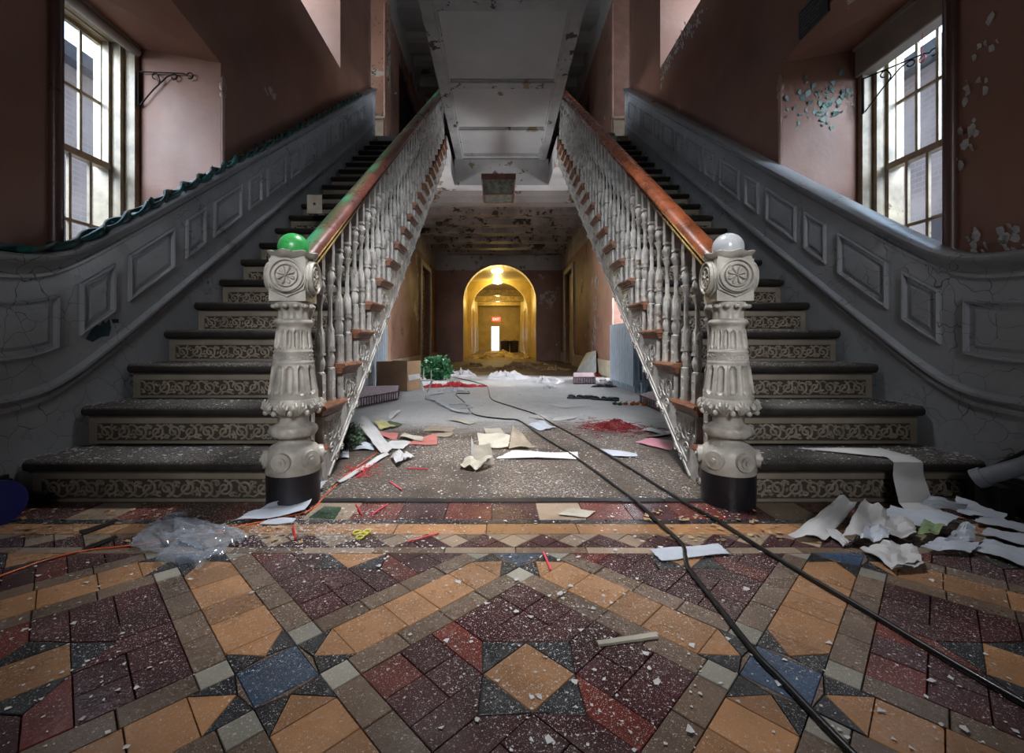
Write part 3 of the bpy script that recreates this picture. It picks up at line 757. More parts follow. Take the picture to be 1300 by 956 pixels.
for s in (-1, 1):
    side = 'green-stained' if s < 0 else 'plain varnished'
    root = thing('staircase', 'left flight of the double staircase, rail sprayed green, running up from the green ball newel' if s < 0 else
                 'right flight of the double staircase, clean brown rail, running up from the white ball newel', 'staircase', (XR[s], Y1, 0))
    tm = tread_mesh(s); rm, sm_ = riser_mesh(s)
    te = MB()                                        # wooden moulded return at the open end
    lo, hi = sorted((XE[s], XE[s]+s*0.06))
    sh = s*0.018
    te.box(lo, hi, -0.022, GO+0.03, -0.020, 0.001)
    lo2, hi2 = sorted((XE[s]+s*0.007, XE[s]+s*0.06)); te.box(lo2, hi2, -0.014, GO+0.022, -0.032, -0.020)
    lo2, hi2 = sorted((XE[s]+s*0.014, XE[s]+s*0.06)); te.box(lo2, hi2, -0.006, GO+0.014, -0.046, -0.032)
    te.tube([(XE[s]+s*0.002, -0.015, -0.0095), (XE[s]+s*0.002, GO+0.022, -0.0095)], 0.0105, 8)
    tem = te.mesh('tread_return', 'wood_end', 40)
    br = MB()                                        # carved bracket below each return
    bl, bh = GO-0.02, RI-0.055
    def bfn(a, b, t, s=s): return (XS[s]-s*t, a+0.01+0.0, b)
    mbp = [(0.0, -0.052), (GO-0.004, -0.052), (GO-0.004, -0.052-bh), (0.0, -0.052-bh)]
    scrollwork(br, GO-0.03, 0.12, lambda a, b, t: (XS[s]-s*(0.004+t), 0.05+a, -0.18+b), 5, 0.0042, 0.0045, 0.11)
    br.ridge([(0.035, -0.19), (0.035, -0.055), (GO+0.02, -0.055)], 0.004, 0.005, lambda a, b, t: (XS[s]-s*(0.004+t), a, b))
    for cc, rr in (((0.10, -0.245), 0.030), ((0.19, -0.215), 0.026), ((0.16, -0.30), 0.024), ((0.23, -0.27), 0.02)):
        br.ridge(spiral((cc[0]+0.03, cc[1]+0.035), rr, 1.4, 0, 1, 16), 0.0038, 0.0045, lambda a, b, t: (XS[s]-s*(0.004+t), a, b))
    brm = br.mesh('bracket_scrollwork', 'ornament_paint', 60)
    for n in range(1, NS+1):
        y = Y1+(n-1)*GO; z = n*RI
        if n < NS: put(tm, 'tread', root, (0, y, z))
        else:
            put(tm, 'tread', root, (0, y, z))
        rr = put(rm, 'riser', root, (0, y, z)); put(sm_, 'riser_scrollwork', rr, (0, y, z))
        if n < NS:
            put(tem, 'tread_return', root, (0, y, z)); put(brm, 'bracket_scrollwork', root, (0, y, z))
            for j, q in enumerate((0.055, 0.055+GO/2)):
                yy = y+q+0.02
                if n == 1 and j == 0: continue
                L = S(yy)+RB-z
                key = round(L, 3)
                if key not in BM: BM[key] = baluster_mesh(L)
                put(BM[key], 'baluster', root, (XR[s], yy, z))
    # outer string: sawtooth top, straight lower edge
    poly = []
    yb = 1.654+0.03; ze = lambda y: S(y)-0.415
    pts = [(yb, 0.0), (yb, RI-0.045)]
    for n in range(1, NS):
        y = Y1+(n-1)*GO+0.04
        pts.append((y+GO, n*RI-0.045)); pts.append((y+GO, (n+1)*RI-0.045))
    pts.append((YE+0.05, NS*RI-0.045))
    m = MB()
    ys0 = Y1+0.415/SL-RI/SL
    # slices keep it simple and valid
    for n in range(0, NS):
        a = Y1+(n-1)*GO+0.04 if n else yb-0.02; b = Y1+n*GO+0.04
        if n == 0: continue
        a = max(a, yb); top = n*RI-0.045
        ba, bb = max(0, ze(a)), max(0, ze(b))
        if ba == 0 and bb > 0:
            pl = [(a, 0), (ys0, 0), (b, bb), (b, top), (a, top)]
        else: pl = [(a, ba), (b, bb), (b, top), (a, top)]
        m.prism(pl, lambda p, q_, t: (t, p, q_), XS[s], XS[s]+s*0.035)
    # edge bead along the lower line
    m.tube([(XS[s]+s*0.005, y, max(0.0, ze(y)+0.008)) for y in [ys0+(YE-ys0)*i/20 for i in range(21)]], 0.011, 6)
    m.tube([(XS[s]-s*0.001, y, max(0.0, ze(y)+0.045)) for y in [ys0+0.03+(YE-ys0-0.03)*i/20 for i in range(21)]], 0.0045, 5)
    obj('outer_string', m, 'ornament_paint', root, 40)
    m = MB()                                         # plaster underside
    ya = ys0+0.05
    x0, x1 = sorted((XS[s]+s*0.03, XB[s]))
    m.prism([(ya, 0.02), (YE+0.0, ze(YE)+0.01), (YE+0.0, ze(YE)+0.06), (ya, 0.07)], lambda p, q_, t: (t, p, q_), x0, x1)
    obj('underside', m, 'ceiling_panel', root)
    # handrail
    m = MB()
    pr = [(-0.030, 0), (0.030, 0), (0.034, 0.018), (0.026, 0.026), (0.028, 0.034), (0.046, 0.044), (0.050, 0.060), (0.042, 0.078), (0.022, 0.090), (0, 0.094), (-0.022, 0.090), (-0.042, 0.078), (-0.050, 0.060), (-0.046, 0.044), (-0.028, 0.034), (-0.026, 0.026), (-0.034, 0.018)]
    ys = [1.76+(YE+0.15-1.76)*i/12 for i in range(13)]; k = len(pr)
    vs = [(XR[s]+p, y, S(y)+RB+q_-0.004) for y in ys for p, q_ in pr]
    m.add(vs, [(i*k+j, i*k+(j+1) % k, (i+1)*k+(j+1) % k, (i+1)*k+j) for i in range(12) for j in range(k)]+[tuple(range(k)), tuple(range(12*k, 13*k))])
    h = obj('handrail', m, 'mahogany_sprayed' if s < 0 else 'mahogany', root, 45)
    tag(h, 'dark red wooden handrail sprayed green along its top' if s < 0 else 'polished reddish brown wooden handrail')

# ------------------------------------------------------------------ newel posts
for s in (-1, 1):
    nx = XN[s]
    root = thing('newel_post', 'white carved newel post with a green painted ball on top, left of the passage' if s < 0 else
                 'white carved newel post with a grey-white ball on top, right of the passage', 'newel post', (nx, YN, 0))
    c = (nx, YN, 0)
    m = MB(); m.lathe([(0.0955, -0.002), (0.0965, 0.06), (0.0965, 0.121)], c, 40); obj('black_base', m, 'black_base', root, 40)
    m = MB(); m.lathe([(0.0965, 0.121), (0.0985, 0.125), (0.0985, 0.16), (0.096, 0.19), (0.088, 0.212), (0.070, 0.228), (0.056, 0.235), (0.052, 0.25), (0.056, 0.26)], c, 40)
    obj('pedestal', m, 'newel_paint', root, 50)
    for k in range(6):                               # round bosses
        a = -PI/2+k*PI/3+(0.12 if s > 0 else -0.0)
        m = MB(); ux, uy = math.cos(a), math.sin(a)
        for (r0, d0, d1) in ((0.034, 0.06, 0.106), (0.020, 0.10, 0.110), (0.008, 0.11, 0.117)):
            m.tube([(nx+ux*d0, YN+uy*d0, 0.176), (nx+ux*d1, YN+uy*d1, 0.176)], r0, 20)
        m.tube([(nx+ux*0.106+r_*0, YN+uy*0.106, 0.176) for r_ in (0, 1)], 0.001, 4)
        obj('boss', m, 'newel_paint', root, 40)
    m = MB(); m.lathe([(0.056, 0.255), (0.078, 0.258), (0.088, 0.268), (0.090, 0.280), (0.084, 0.292), (0.066, 0.300), (0.056, 0.306), (0.055, 0.325), (0.062, 0.336)], c, 40, flute=(0.264, 0.288, 12, 0.10))
    obj('beaded_ring', m, 'newel_paint', root, 50)
    m = MB()                                         # acanthus collar
    m.lathe([(0.062, 0.334), (0.078, 0.345), (0.092, 0.365), (0.094, 0.385), (0.088, 0.402)], c, 40)
    for k in range(10):
        a = 2*PI*k/10-PI/2; ux, uy = math.cos(a), math.sin(a); tx, ty = -uy, ux
        for t in (-2, -1, 0, 1, 2):
            bx = t*0.0095; zt = 0.398-abs(t)*0.008
            p = [(nx+ux*rr+tx*(bx*qq), YN+uy*rr+ty*(bx*qq), zz) for rr, qq, zz in ((0.086, 0.3, 0.350), (0.100, 0.8, 0.366), (0.104, 1.1, zt-0.012), (0.096, 1.2, zt))]
            m.tube(p, [0.004, 0.006, 0.007, 0.004], 6)
        a2 = a+PI/10; m.sphere((nx+math.cos(a2)*0.096, YN+math.sin(a2)*0.096, 0.352), 0.011, 8, 6)
    obj('acanthus_collar', m, 'newel_paint', root, 50)
    # bell with sunk flutes
    m = MB(); prof = [(0.088, 0.400), (0.0885, 0.412)]+[(0.0875-0.014*i/24, 0.418+0.108*i/24) for i in range(25)]+[(0.0725, 0.532), (0.0735, 0.536), (0.0735, 0.541), (0.070, 0.544), (0.068, 0.572), (0.0705, 0.576), (0.0705, 0.581), (0.0665, 0.585)]
    prof += [(0.0665-0.008*i/18, 0.590+0.075*i/18) for i in range(19)]+[(0.058, 0.670), (0.062, 0.680), (0.069, 0.685), (0.070, 0.692), (0.066, 0.699), (0.058, 0.702)]
    K = 192; vs = []
    for (r, z) in prof:
        for j in range(K):
            q = 2*PI*j/K; rr = r
            for z0, z1, nf, dp in ((0.418, 0.526, 12, 0.013), (0.592, 0.660, 16, 0.009)):
                if z0 <= z <= z1:
                    u = abs(((q*nf/(2*PI)) % 1)-0.5)*2     # 0 in the flute middle .. 1 on the ridge
                    e = min(1, min(z-z0, z1-z)/0.014)
                    if u < 0.62*math.sqrt(max(0.0, e)): rr = r-dp*max(0, 1-(u/0.66)**2)**0.35*math.sqrt(max(0.0, e))
                    elif u < 0.80 and e > 0: rr = r+0.0022
            vs.append((nx+rr*math.cos(q), YN+rr*math.sin(q), z))
    n = len(prof); m.add(vs, [(i*K+j, i*K+(j+1) % K, (i+1)*K+(j+1) % K, (i+1)*K+j) for i in range(n-1) for j in range(K)])
    b = obj('fluted_shaft', m, 'newel_paint', root, 50)
    m = MB(); scrollwork(m, 2*PI*0.069, 0.026, lambda a, b_, t: (nx+(0.0685+t)*math.cos(a/0.069), YN+(0.0685+t)*math.sin(a/0.069), 0.545+b_), 4, 0.0018, 0.0025, 0.028)
    obj('scroll_band', m, 'newel_paint', b, 50)
    m = MB()                                         # scalloped neck
    m.lathe([(0.056, 0.700), (0.054, 0.712), (0.054, 0.728), (0.060, 0.742), (0.068, 0.75), (0.068, 0.766)], c, 48, flute=(0.705, 0.742, 10, 0.12))
    for k in range(12):
        a = 2*PI*k/12; m.sphere((nx+0.067*math.cos(a), YN+0.067*math.sin(a), 0.751), 0.0135, 8, 6, sc=(1, 1, 0.7))
    obj('scalloped_neck', m, 'newel_paint', root, 60)
    # square block with arched lobes and rosettes
    hw = 0.0655; tw = (0.10 if s < 0 else -0.10)
    ca, sa = math.cos(tw), math.sin(tw)
    def rot(x, y, z, nx=nx): return (nx+x*ca-y*sa, YN+x*sa+y*ca, z)
    m = MB()
    def bx(h_, z0, z1):
        v = [rot(x, y, z) for x in (-h_, h_) for y in (-h_, h_) for z in (z0, z1)]
        m.add(v, [(0, 1, 3, 2), (4, 6, 7, 5), (0, 4, 5, 1), (2, 3, 7, 6), (0, 2, 6, 4), (1, 5, 7, 3)])
    bx(hw, 0.768, 0.925); bx(hw*0.93, 0.925, 0.935)
    m.lathe([(0.07, 0.764), (0.078, 0.768)], c, 4)
    blk = obj('block', m, 'newel_paint', root)
    fns = [lambda a, b_, t: rot(a, -hw-t, b_), lambda a, b_, t: rot(hw+t, a, b_), lambda a, b_, t: rot(-a, hw+t, b_), lambda a, b_, t: rot(-hw-t, -a, b_)]
    for fn in fns:
        m = MB(); zc = 0.862
        # raised disc bulging past the block
        n = 28; rd = 0.068
        disc = [(rd*math.cos(2*PI*i/n), zc+rd*0.95*math.sin(2*PI*i/n)) for i in range(n)]
        m.prism(disc, fn, -0.01, 0.011)
        medallion(m, (0, zc), 0.058, lambda a, b_, t: fn(a, b_, 0.011+t), 8, 0.010)
        m.ridge([(-0.068, zc-0.012), (-0.060, zc-0.05), (-0.03, zc-0.064), (0, zc-0.078), (0.03, zc-0.064), (0.060, zc-0.05), (0.068, zc-0.012)], 0.004, 0.006, lambda a, b_, t: fn(a, b_, max(0.0, 0.002)+t))
        obj('rosette', m, 'newel_paint', root, 50)
    m = MB()                                         # leafy cap
    K = 48; vs = []
    prof = [(0.060, 0.925), (0.070, 0.930), (0.080, 0.940), (0.086, 0.949), (0.080, 0.952), (0.055, 0.944)]
    for i, (r, z) in enumerate(prof):
        for j in range(K):
            q = 2*PI*j/K; w = 0.5+0.5*math.cos(q*8); rr = r*(1+0.10*w*(i in (2, 3, 4))); zz = z+0.006*w*(i in (3, 4))
            vs.append((nx+rr*math.cos(q), YN+rr*math.sin(q), zz))
    m.add(vs, [(i*K+j, i*K+(j+1) % K, (i+1)*K+(j+1) % K, (i+1)*K+j) for i in range(5) for j in range(K)]+[tuple(range(5*K, 6*K))])
    o = obj('leaf_cap', m, 'green_paint' if False else 'newel_paint', root, 60)
    if s < 0:
        m = MB(); 
        for k in range(26):
            a = R.uniform(0, 2*PI); rr = R.uniform(0.05, 0.085); m.sphere((nx+rr*math.cos(a), YN+rr*math.sin(a), 0.951), R.uniform(0.003, 0.008), 6, 4, sc=(1, 1, 0.4))
        tag(obj('paint_drips', m, 'green_paint', o, 60), 'green paint run over the cap leaves')
    m = MB(); m.sphere((nx, YN, 0.977), 0.057, 32, 20); m.lathe([(0.03, 0.93), (0.025, 0.95)], c, 16)
    tag(obj('ball_finial', m, 'green_paint' if s < 0 else 'ball_white', root, 180), 'bright green painted ball' if s < 0 else 'glossy grey-white ball')

# ------------------------------------------------------------------ dado panelling on the stair walls
def ct(y): return sm(S(y)+0.67, 0.925, 0.09)
def dn(y, k): return ct(y)-(0.67-k)
for s in (-1, 1):
    root = tag(bpy.data.objects.new('trim_dado_%s' % SIDE[s], None), kind='structure'); COL.objects.link(root); WL[root.name] = Vector((0, 0, 0))
    ys = [-0.4+ (YE+0.4)*i/100 for i in range(101)]
    m = MB(); n = len(ys)
    vs = []
    for y in ys: vs += [(XB[s], y, 0.0), (XB[s], y, ct(y)-0.03), (XW[s], y, 0.0), (XW[s], y, ct(y)-0.03)]
    fs = []
    for i in range(n-1):
        a = 4*i; fs += [(a, a+4, a+5, a+1), (a+1, a+5, a+7, a+3), (a, a+2, a+6, a+4)]
    fs += [(0, 1, 3, 2), (4*n-4, 4*n-2, 4*n-1, 4*n-3)]
    m.add(vs, fs); obj('boarding', m, 'dado_paint', root)
    def sweep(prof, zf, name, mt):
        mb = MB(); k = len(prof)
        vs = [(XB[s]-s*p, y, zf(y)+q_) for y in ys for p, q_ in prof]
        mb.add(vs, [(i*k+j, i*k+(j+1) % k, (i+1)*k+(j+1) % k, (i+1)*k+j) for i in range(n-1) for j in range(k)]+[tuple(range(k)), tuple(range((n-1)*k, n*k))])
        return obj(name, mb, mt, root, 50)
    sweep([(-0.07, -0.10), (0.004, -0.10), (0.006, -0.092), (0.014, -0.088), (0.014, -0.076), (0.006, -0.070), (0.010, -0.055), (0.022, -0.044), (0.036, -0.036), (0.050, -0.024), (0.052, -0.010), (0.040, 0.0), (0.015, 0.006), (-0.03, 0.006), (-0.07, 0.0)],
          ct, 'cap_moulding', 'dado_paint')
    sweep([(-0.002, -0.034), (0.014, -0.030), (0.018, -0.014), (0.008, -0.006), (0.014, 0.004), (0.030, 0.012), (0.030, 0.024), (0.012, 0.032), (-0.002, 0.036)], lambda y: sm(dn(y, 0.115), 0.0, .02), 'base_moulding', 'dado_paint')
    off = 0.0 if s < 0 else -0.06
    for k in range(-2, 7):
        for (a, w) in ((2.16+0.646*k, 0.297), (1.91+0.646*k, 0.167)):
            a += off
            if a+w > YE-0.1: continue
            m = MB(); nseg = 6
            lo = lambda y: dn(y, 0.275); hi = lambda y: dn(y, 0.492)
            def ring(ins, dx):
                yy = [a+ins+(w-2*ins)*i/nseg for i in range(nseg+1)]
                return [(XB[s]-s*dx, y, lo(y)+ins) for y in yy]+[(XB[s]-s*dx, y, hi(y)-ins) for y in reversed(yy)]
            rs = [ring(-0.004, -0.004), ring(-0.004, 0.010), ring(0.004, 0.018), ring(0.011, 0.015), ring(0.015, -0.006), ring(0.032, -0.006), ring(0.046, 0.009)]
            N_ = len(rs[0]); vs = [p for r_ in rs for p in r_]
            rsn = len(rs)
            # push the sunk ring just proud of the boarding so the recess reads
            vs = [(x if (x-XB[s])*(-s) > 0.0005 else XB[s]-s*0.0008, y, z) for x, y, z in vs]
            fs = [(i*N_+j, i*N_+(j+1) % N_, (i+1)*N_+(j+1) % N_, (i+1)*N_+j) for i in range(rsn-1) for j in range(N_)]
            h_ = nseg+1; b0 = (rsn-1)*N_
            fs += [(b0+j, b0+j+1, b0+N_-2-j, b0+N_-1-j) for j in range(nseg)]
            m.add(vs, fs); obj('panel', m, 'dado_paint', root)
    m = MB()                                         # turned end post of the dado
    zt = ct(YE)
    m.lathe([(0.045, 0), (0.045, 0.62), (0.05, 0.64), (0.06, 0.66), (0.06, 0.70), (0.045, 0.71)], (XB[s]+s*0.02, YE+0.0, zt-0.72), 16); obj('end_post', m, 'dado_paint', root, 50)
    # black skirting near the camera
    m = MB(); lo_, hi_ = sorted((XB[s]-s*0.03, XB[s])); m.box(lo_, hi_, -0.4, 1.62, 0, 0.115); m.box(*sorted((XB[s]-s*0.018, XB[s])), -0.4, 1.62, 0.115, 0.13)
    obj('skirting', m, 'skirting_black', root)

# missing paint patch on the left dado
def patch(name, parent_side, pts, yz, mt, label, th=0.002):
    pass
p0 = []
m = MB()
for q in ((315, 437), (335, 402), (352, 384), (372, 385), (376, 362), (388, 378), (402, 362), (408, 395), (400, 425), (372, 428), (340, 447)):
    x, y = q[0]/2.897, 280+q[1]/2.897; d = -XB[-1]*F/(CX-x); p0.append((d, H+(CY-y)*d/F))
m.prism(p0, lambda a, b, t: (t, a, b), XB[-1], XB[-1]+0.0015)
pp = []
for q in ((410, 362), (436, 362), (436, 376), (415, 378)):
    x, y = q[0]/2.897, 280+q[1]/2.897; d = -XB[-1]*F/(CX-x); pp.append((d, H+(CY-y)*d/F))
m.prism(pp, lambda a, b, t: (t, a, b), XB[-1], XB[-1]+0.0015)
solo('paint_patch', m, 'patch_teal', 'dark teal bare patch chipped out of the white left dado below a small panel', 'paint patch')
# ------------------------------------------------------------------ windows
def window(s, idx):
    root = tag(bpy.data.objects.new('window_%d' % idx, None), kind='structure'); COL.objects.link(root)
    root.location = (s*2.60, 2.4, 0.9); WL[root.name] = Vector(root.location)
    xg = s*2.60
    def bx(name, xa, xb, y0, y1, z0, z1, mt='window_wood', par=root):
        mb = MB(); mb.box(min(xa, xb), max(xa, xb), y0, y1, z0, z1); return obj(name, mb, mt, par)
    Y0, Y1_, ZM = 1.90, 2.955, 1.755
    mb = MB()                                        # box frame with stepped jamb
    for (xa, xb, w) in ((2.43, 2.50, 0.0), (2.50, 2.56, 0.03), (2.56, 2.66, 0.05)):
        a, b = sorted((s*xa, s*xb))
        mb.box(a, b, 2.975-0.03-w, 2.987, 0.88, 2.63); mb.box(a, b, 1.88, 1.90+w*0.5, 0.88, 2.63)
        mb.box(a, b, 1.9, 2.97, 2.60-w*0.3, 2.64)
    obj('frame', mb, 'window_wood', root)
    def sash(name, x, y0, y1, z0, z1, ncol, nrow, par):
        par2 = MB(); a, b = sorted((x-0.014, x+0.014))
        par2.box(a, b, y0, y0+0.04, z0, z1); par2.box(a, b, y1-0.04, y1, z0, z1); par2.box(a, b, y0+.04, y1-.04, z0, z0+0.045); par2.box(a, b, y0+.04, y1-.04, z1-0.04, z1)
        so = obj(name, par2, 'window_wood', par)
        yi0, yi1, zi0, zi1 = y0+0.04, y1-0.04, z0+0.045, z1-0.04
        for i in range(1, ncol):
            y = yi0+(yi1-yi0)*i/ncol; q = MB(); q.box(a+0.006, b-0.006, y-0.009, y+0.009, zi0, zi1); obj('glazing_bar', q, 'window_wood', so)
        for j in range(1, nrow):
            z = zi0+(zi1-zi0)*j/nrow; q = MB(); q.box(a+0.007, b-0.007, yi0, yi1, z-0.009, z+0.009); obj('glazing_bar', q, 'window_wood', so)
        for i in range(ncol):
            for j in range(nrow):
                q = MB(); q.box(x-0.0015, x+0.0015, yi0+(yi1-yi0)*i/ncol+0.009, yi0+(yi1-yi0)*(i+1)/ncol-0.009, zi0+(zi1-zi0)*j/nrow+0.009, zi0+(zi1-zi0)*(j+1)/nrow-0.009)
                obj('pane', q, 'glass_pane', so)
    sash('upper_sash', s*2.62, 1.93, 2.93, ZM, 2.60, 7, 2, root)
    sash('lower_sash', s*2.57, 1.93, 2.945, 0.90, ZM+0.03, 7, 2, root)
    return root
window(-1, 1); window(1, 2)
# roller blind boxes at the window heads
for s in (-1, 1):
    m = MB()
    if s > 0:
        m.box(2.40, 2.50, 1.90, 2.97, 2.40, 2.58); m.tube([(2.41, 1.90, 2.40), (2.41, 2.97, 2.40)], 0.012, 8)
        m.box(2.385, 2.51, 1.9, 2.972, 2.565, 2.60)
    else:
        m.box(-2.47, -2.41, 1.90, 2.97, 2.585, 2.615); m.tube([(-2.435, 1.90, 2.56), (-2.435, 2.97, 2.56)], 0.030, 14)
    solo('blind_box', m, 'curtain_blind', 'rolled grey window blind under the head of the left window' if s < 0 else 'deep grey blind box under the head of the right window', 'blind', smooth=40)
m = MB()
pc = A(1173, 60, 2.62); m.tube([(2.45, 2.55, 2.42), (2.45, 2.55, 2.27)], 0.002, 5)
m.tube([(2.45, 2.55+0.018*math.cos(t*PI/8), 2.25+0.018*math.sin(t*PI/8)) for t in range(17)], 0.0035, 6)
solo('blind_pull', m, 'red_plastic', 'thin blind cord with a small ring hanging in front of the right window', 'blind pull')
# outside: facing brick walls and ground
for s in (-1, 1):
    m = MB(); a, b = sorted((s*6.2, s*6.5)); m.box(a, b, -4, 14, -0.5, 4.6, 0); a, b = sorted((s*6.0, s*6.5)); m.box(a, b, -4, 14, 4.6, 4.8, 1)
    for y in (1.0, 5.3, 7.4, 10.2):
        a, b = sorted((s*6.16, s*6.2)); m.box(a, b, y, y+1.0, 0.6, 2.4, 1)
    struct('wall_outside_%s' % SIDE[s], m, ['brick_outside', 'slate'])
m = MB(); m.box(-12, -4.2, -6, 40, -0.2, -0.12); m.box(4.3, 12, -6, 40, -0.2, -0.12); m.box(-4, 4, 28.6, 40, -.2, -.12); struct('ground_outside', m, 'brick_outside')

# ------------------------------------------------------------------ wrought iron brackets
def bracket(root, O, U, mt='iron_black'):            # O: top of back plate, U: unit direction of the arm
    U = Vector(U); O = Vector(O); Z = Vector((0, 0, 1)); m = MB()
    m.tube([O+Z*0.005, O-Z*0.23], 0.008, 6); obj('back_plate', m, mt, root, 40)
    m = MB()
    def P_(a, b): return O+U*a+Z*b
    arm = [P_(0, 0), P_(0.30, -0.012)]
    cl = [P_(0.345+0.020*math.cos(q), -0.028+0.020*math.sin(q)) for q in [PI*0.9-i*PI/7 for i in range(12)]]
    m.tube(arm+cl, 0.0045, 6); obj('arm', m, mt, root, 40)
    m = MB(); m.tube([P_(0.01, -0.225), P_(0.10, -0.12), P_(0.19, -0.035), P_(0.225, -0.02)]+[P_(0.24+0.018*math.cos(q), -0.035+0.018*math.sin(q)) for q in [PI/2-i*PI/6 for i in range(10)]], 0.0045, 6)
    m.tube([P_(0.13, -0.095), P_(0.145, -0.06), P_(0.135, -0.03)]+[P_(0.112+0.02*math.cos(q), -0.03+0.02*math.sin(q)) for q in [i*PI/6 for i in range(10)]], 0.004, 6)
    obj('scroll_brace', m, mt, root, 40)
O = (-2.42, 2.965, 2.43); r_ = thing('wall_bracket', 'black wrought iron scroll bracket on the pink reveal beside the left window', 'bracket', O); bracket(r_, O, (1, 0, 0))
O = (2.42, 2.93, 2.36); r_ = thing('wall_bracket', 'black wrought iron scroll bracket swung out in front of the right window', 'bracket', O); bracket(r_, O, (0.55, -0.83, 0.06))

# sign on the right stair wall
r_ = thing('wall_notice', 'small black notice board high on the dark right stair wall', 'notice board', (1.915, 2.68, 2.52))
m = MB(); m.box(1.905, 1.92, 2.555, 2.80, 2.53, 2.70); obj('board', m, 'sign_black', r_)
m = MB()
for k, (w, zz) in enumerate(((0.14, 2.672), (0.10, 2.650), (0.17, 2.628), (0.15, 2.606), (0.12, 2.584), (0.15, 2.562))):
    y = 2.78
    while y > 2.78-w:
        l = R.uniform(0.008, 0.026); m.box(1.9044, 1.9052, y-l, y, zz-0.003, zz+0.003); y -= l+0.007
obj('lettering', m, 'sign_grey', r_)
# lantern under the beam
lz = 3.24
r_ = thing('ceiling_lantern', 'dark framed square glass lantern fixed under the ceiling beams between the flights', 'ceiling light', (0.0, 7.15, lz))
m = MB()
xa, xb = -0.27, 0.27; xc, xd = -0.24, 0.24; yc, yd = 6.9, 7.40; zt, zb = 3.22, 2.93
m.box(xa, xb, yc, yd, zt-0.07, zt+0.02, 0); obj('top_frame', m, 'lamp_wood', r_)
cs = [((xa+.01, yc+.01), (xc, yc+.05)), ((xb-.01, yc+.01), (xd, yc+.05)), ((xb-.01, yd-.01), (xd, yd-.05)), ((xa+.01, yd-.01), (xc, yd-.05))]
for k in range(4):
    m = MB(); m.tube([(cs[k][0][0], cs[k][0][1], zt-0.07), (cs[k][1][0], cs[k][1][1], zb)], 0.011, 4); obj('corner_bar', m, 'lamp_wood', r_)
    k2 = (k+1) % 4
    m = MB(); m.tube([(cs[k][1][0], cs[k][1][1], zb), (cs[k2][1][0], cs[k2][1][1], zb)], 0.012, 4); obj('bottom_bar', m, 'lamp_wood', r_)
    m = MB(); v = [(cs[k][0][0], cs[k][0][1], zt-0.07), (cs[k2][0][0], cs[k2][0][1], zt-0.07), (cs[k2][1][0], cs[k2][1][1], zb), (cs[k][1][0], cs[k][1][1], zb)]
    m.add(v, [(0, 1, 2, 3)]); obj('pane', m, 'lamp_glass_dirty', r_)
m = MB(); m.add([(xc, yc+.05, zb), (xd, yc+.05, zb), (xd, yd-.05, zb), (xc, yd-.05, zb)], [(0, 1, 2, 3)]); obj('pane', m, 'lamp_glass_dirty', r_)
# corridor lamps
for k, (y, z) in enumerate(((14.5, 2.97), (17.2, 2.97), (21.8, 2.97), (25.0, 2.97))):
    r_ = thing('corridor_lamp', ('first warm glowing flush lamp just inside the arch', 'second warm glowing flush lamp before the inner arch', 'third warm glowing lamp deep in the corridor', 'farthest warm glowing lamp deep in the corridor')[k], 'ceiling light', (-0.05, y, z))
    m = MB(); m.lathe([(0.12, -0.002), (0.20, -0.03), (0.22, -0.05)], (-0.05, y, z), 20); obj('collar', m, 'yellow_pale', r_, 40)
    m = MB(); m.sphere((-0.05, y, z-0.05), 0.20, 20, 10, sc=(1, 1, 0.4)); obj('bowl', m, 'lamp_warm', r_, 60)
    point('lamp_glow', (-0.05, y, z-0.35), (24, 60, 60, 60)[k], (1.0, 0.72, 0.26), 0.12)
# exit sign
r_ = thing('exit_sign', 'small glowing red exit sign over the door at the corridor end', 'exit sign', (-0.13, 27.2, 1.9))
m = MB(); m.box(-0.42, 0.12, 27.9, 27.97, 1.86, 2.14); obj('housing', m, 'exit_red', r_)
tc = bpy.data.curves.new('letters', 'FONT'); tc.body = 'EXIT'; tc.size = 0.22; tc.extrude = 0.004; tc.align_x = 'CENTER'
to = bpy.data.objects.new('letters', tc); COL.objects.link(to)
dg = bpy.context.evaluated_depsgraph_get(); me = bpy.data.meshes.new_from_object(to.evaluated_get(dg)); bpy.data.objects.remove(to)
me.materials.append(MATS['exit_letters']); o = put(me, 'lettering', r_, (-0.15, 27.893, 1.925), (PI/2, 0, 0))

# ------------------------------------------------------------------ garland on the left cap
r_ = thing('garland', 'dark teal twisted leaf garland draped along the cap of the left dado', 'garland', (XB[-1]+0.03, 1.4, 0.9))
for ph, mt, nm in ((0, 'garland_teal', 'strand'), (PI, 'garland_dark', 'strand')):
    m = MB(); pts = []; rs = []
    y = 1.2; a = ph
    while y < 5.75:
        k = min(1, max(0.25, (y-1.5)/1.5)); pts.append((XB[-1]+0.012+0.028*math.cos(a), y, ct(y)+0.024+0.022*math.sin(a)*k)); rs.append(0.013+0.005*math.sin(a*1.7+1)); a += 0.55; y += 0.022
    m.tube(pts, rs, 6); obj(nm, m, mt, r_, 60)
m = MB(); y = 2.2
while y < 5.75:
    c = Vector((XB[-1]+0.03, y, ct(y)+0.02)); a = R.uniform(0, 6.28); l = R.uniform(0.03, 0.055)
    d = Vector((R.uniform(-.2, .4), math.cos(a), math.sin(a))).normalized()*l; n_ = d.cross(Vector((1, 0, 0))).normalized()*l*0.3
    m.add([c, c+d*0.5+n_, c+d, c+d*0.5-n_], [(0, 1, 2, 3)]); y += 0.022
obj('leaves', m, 'garland_teal', r_)

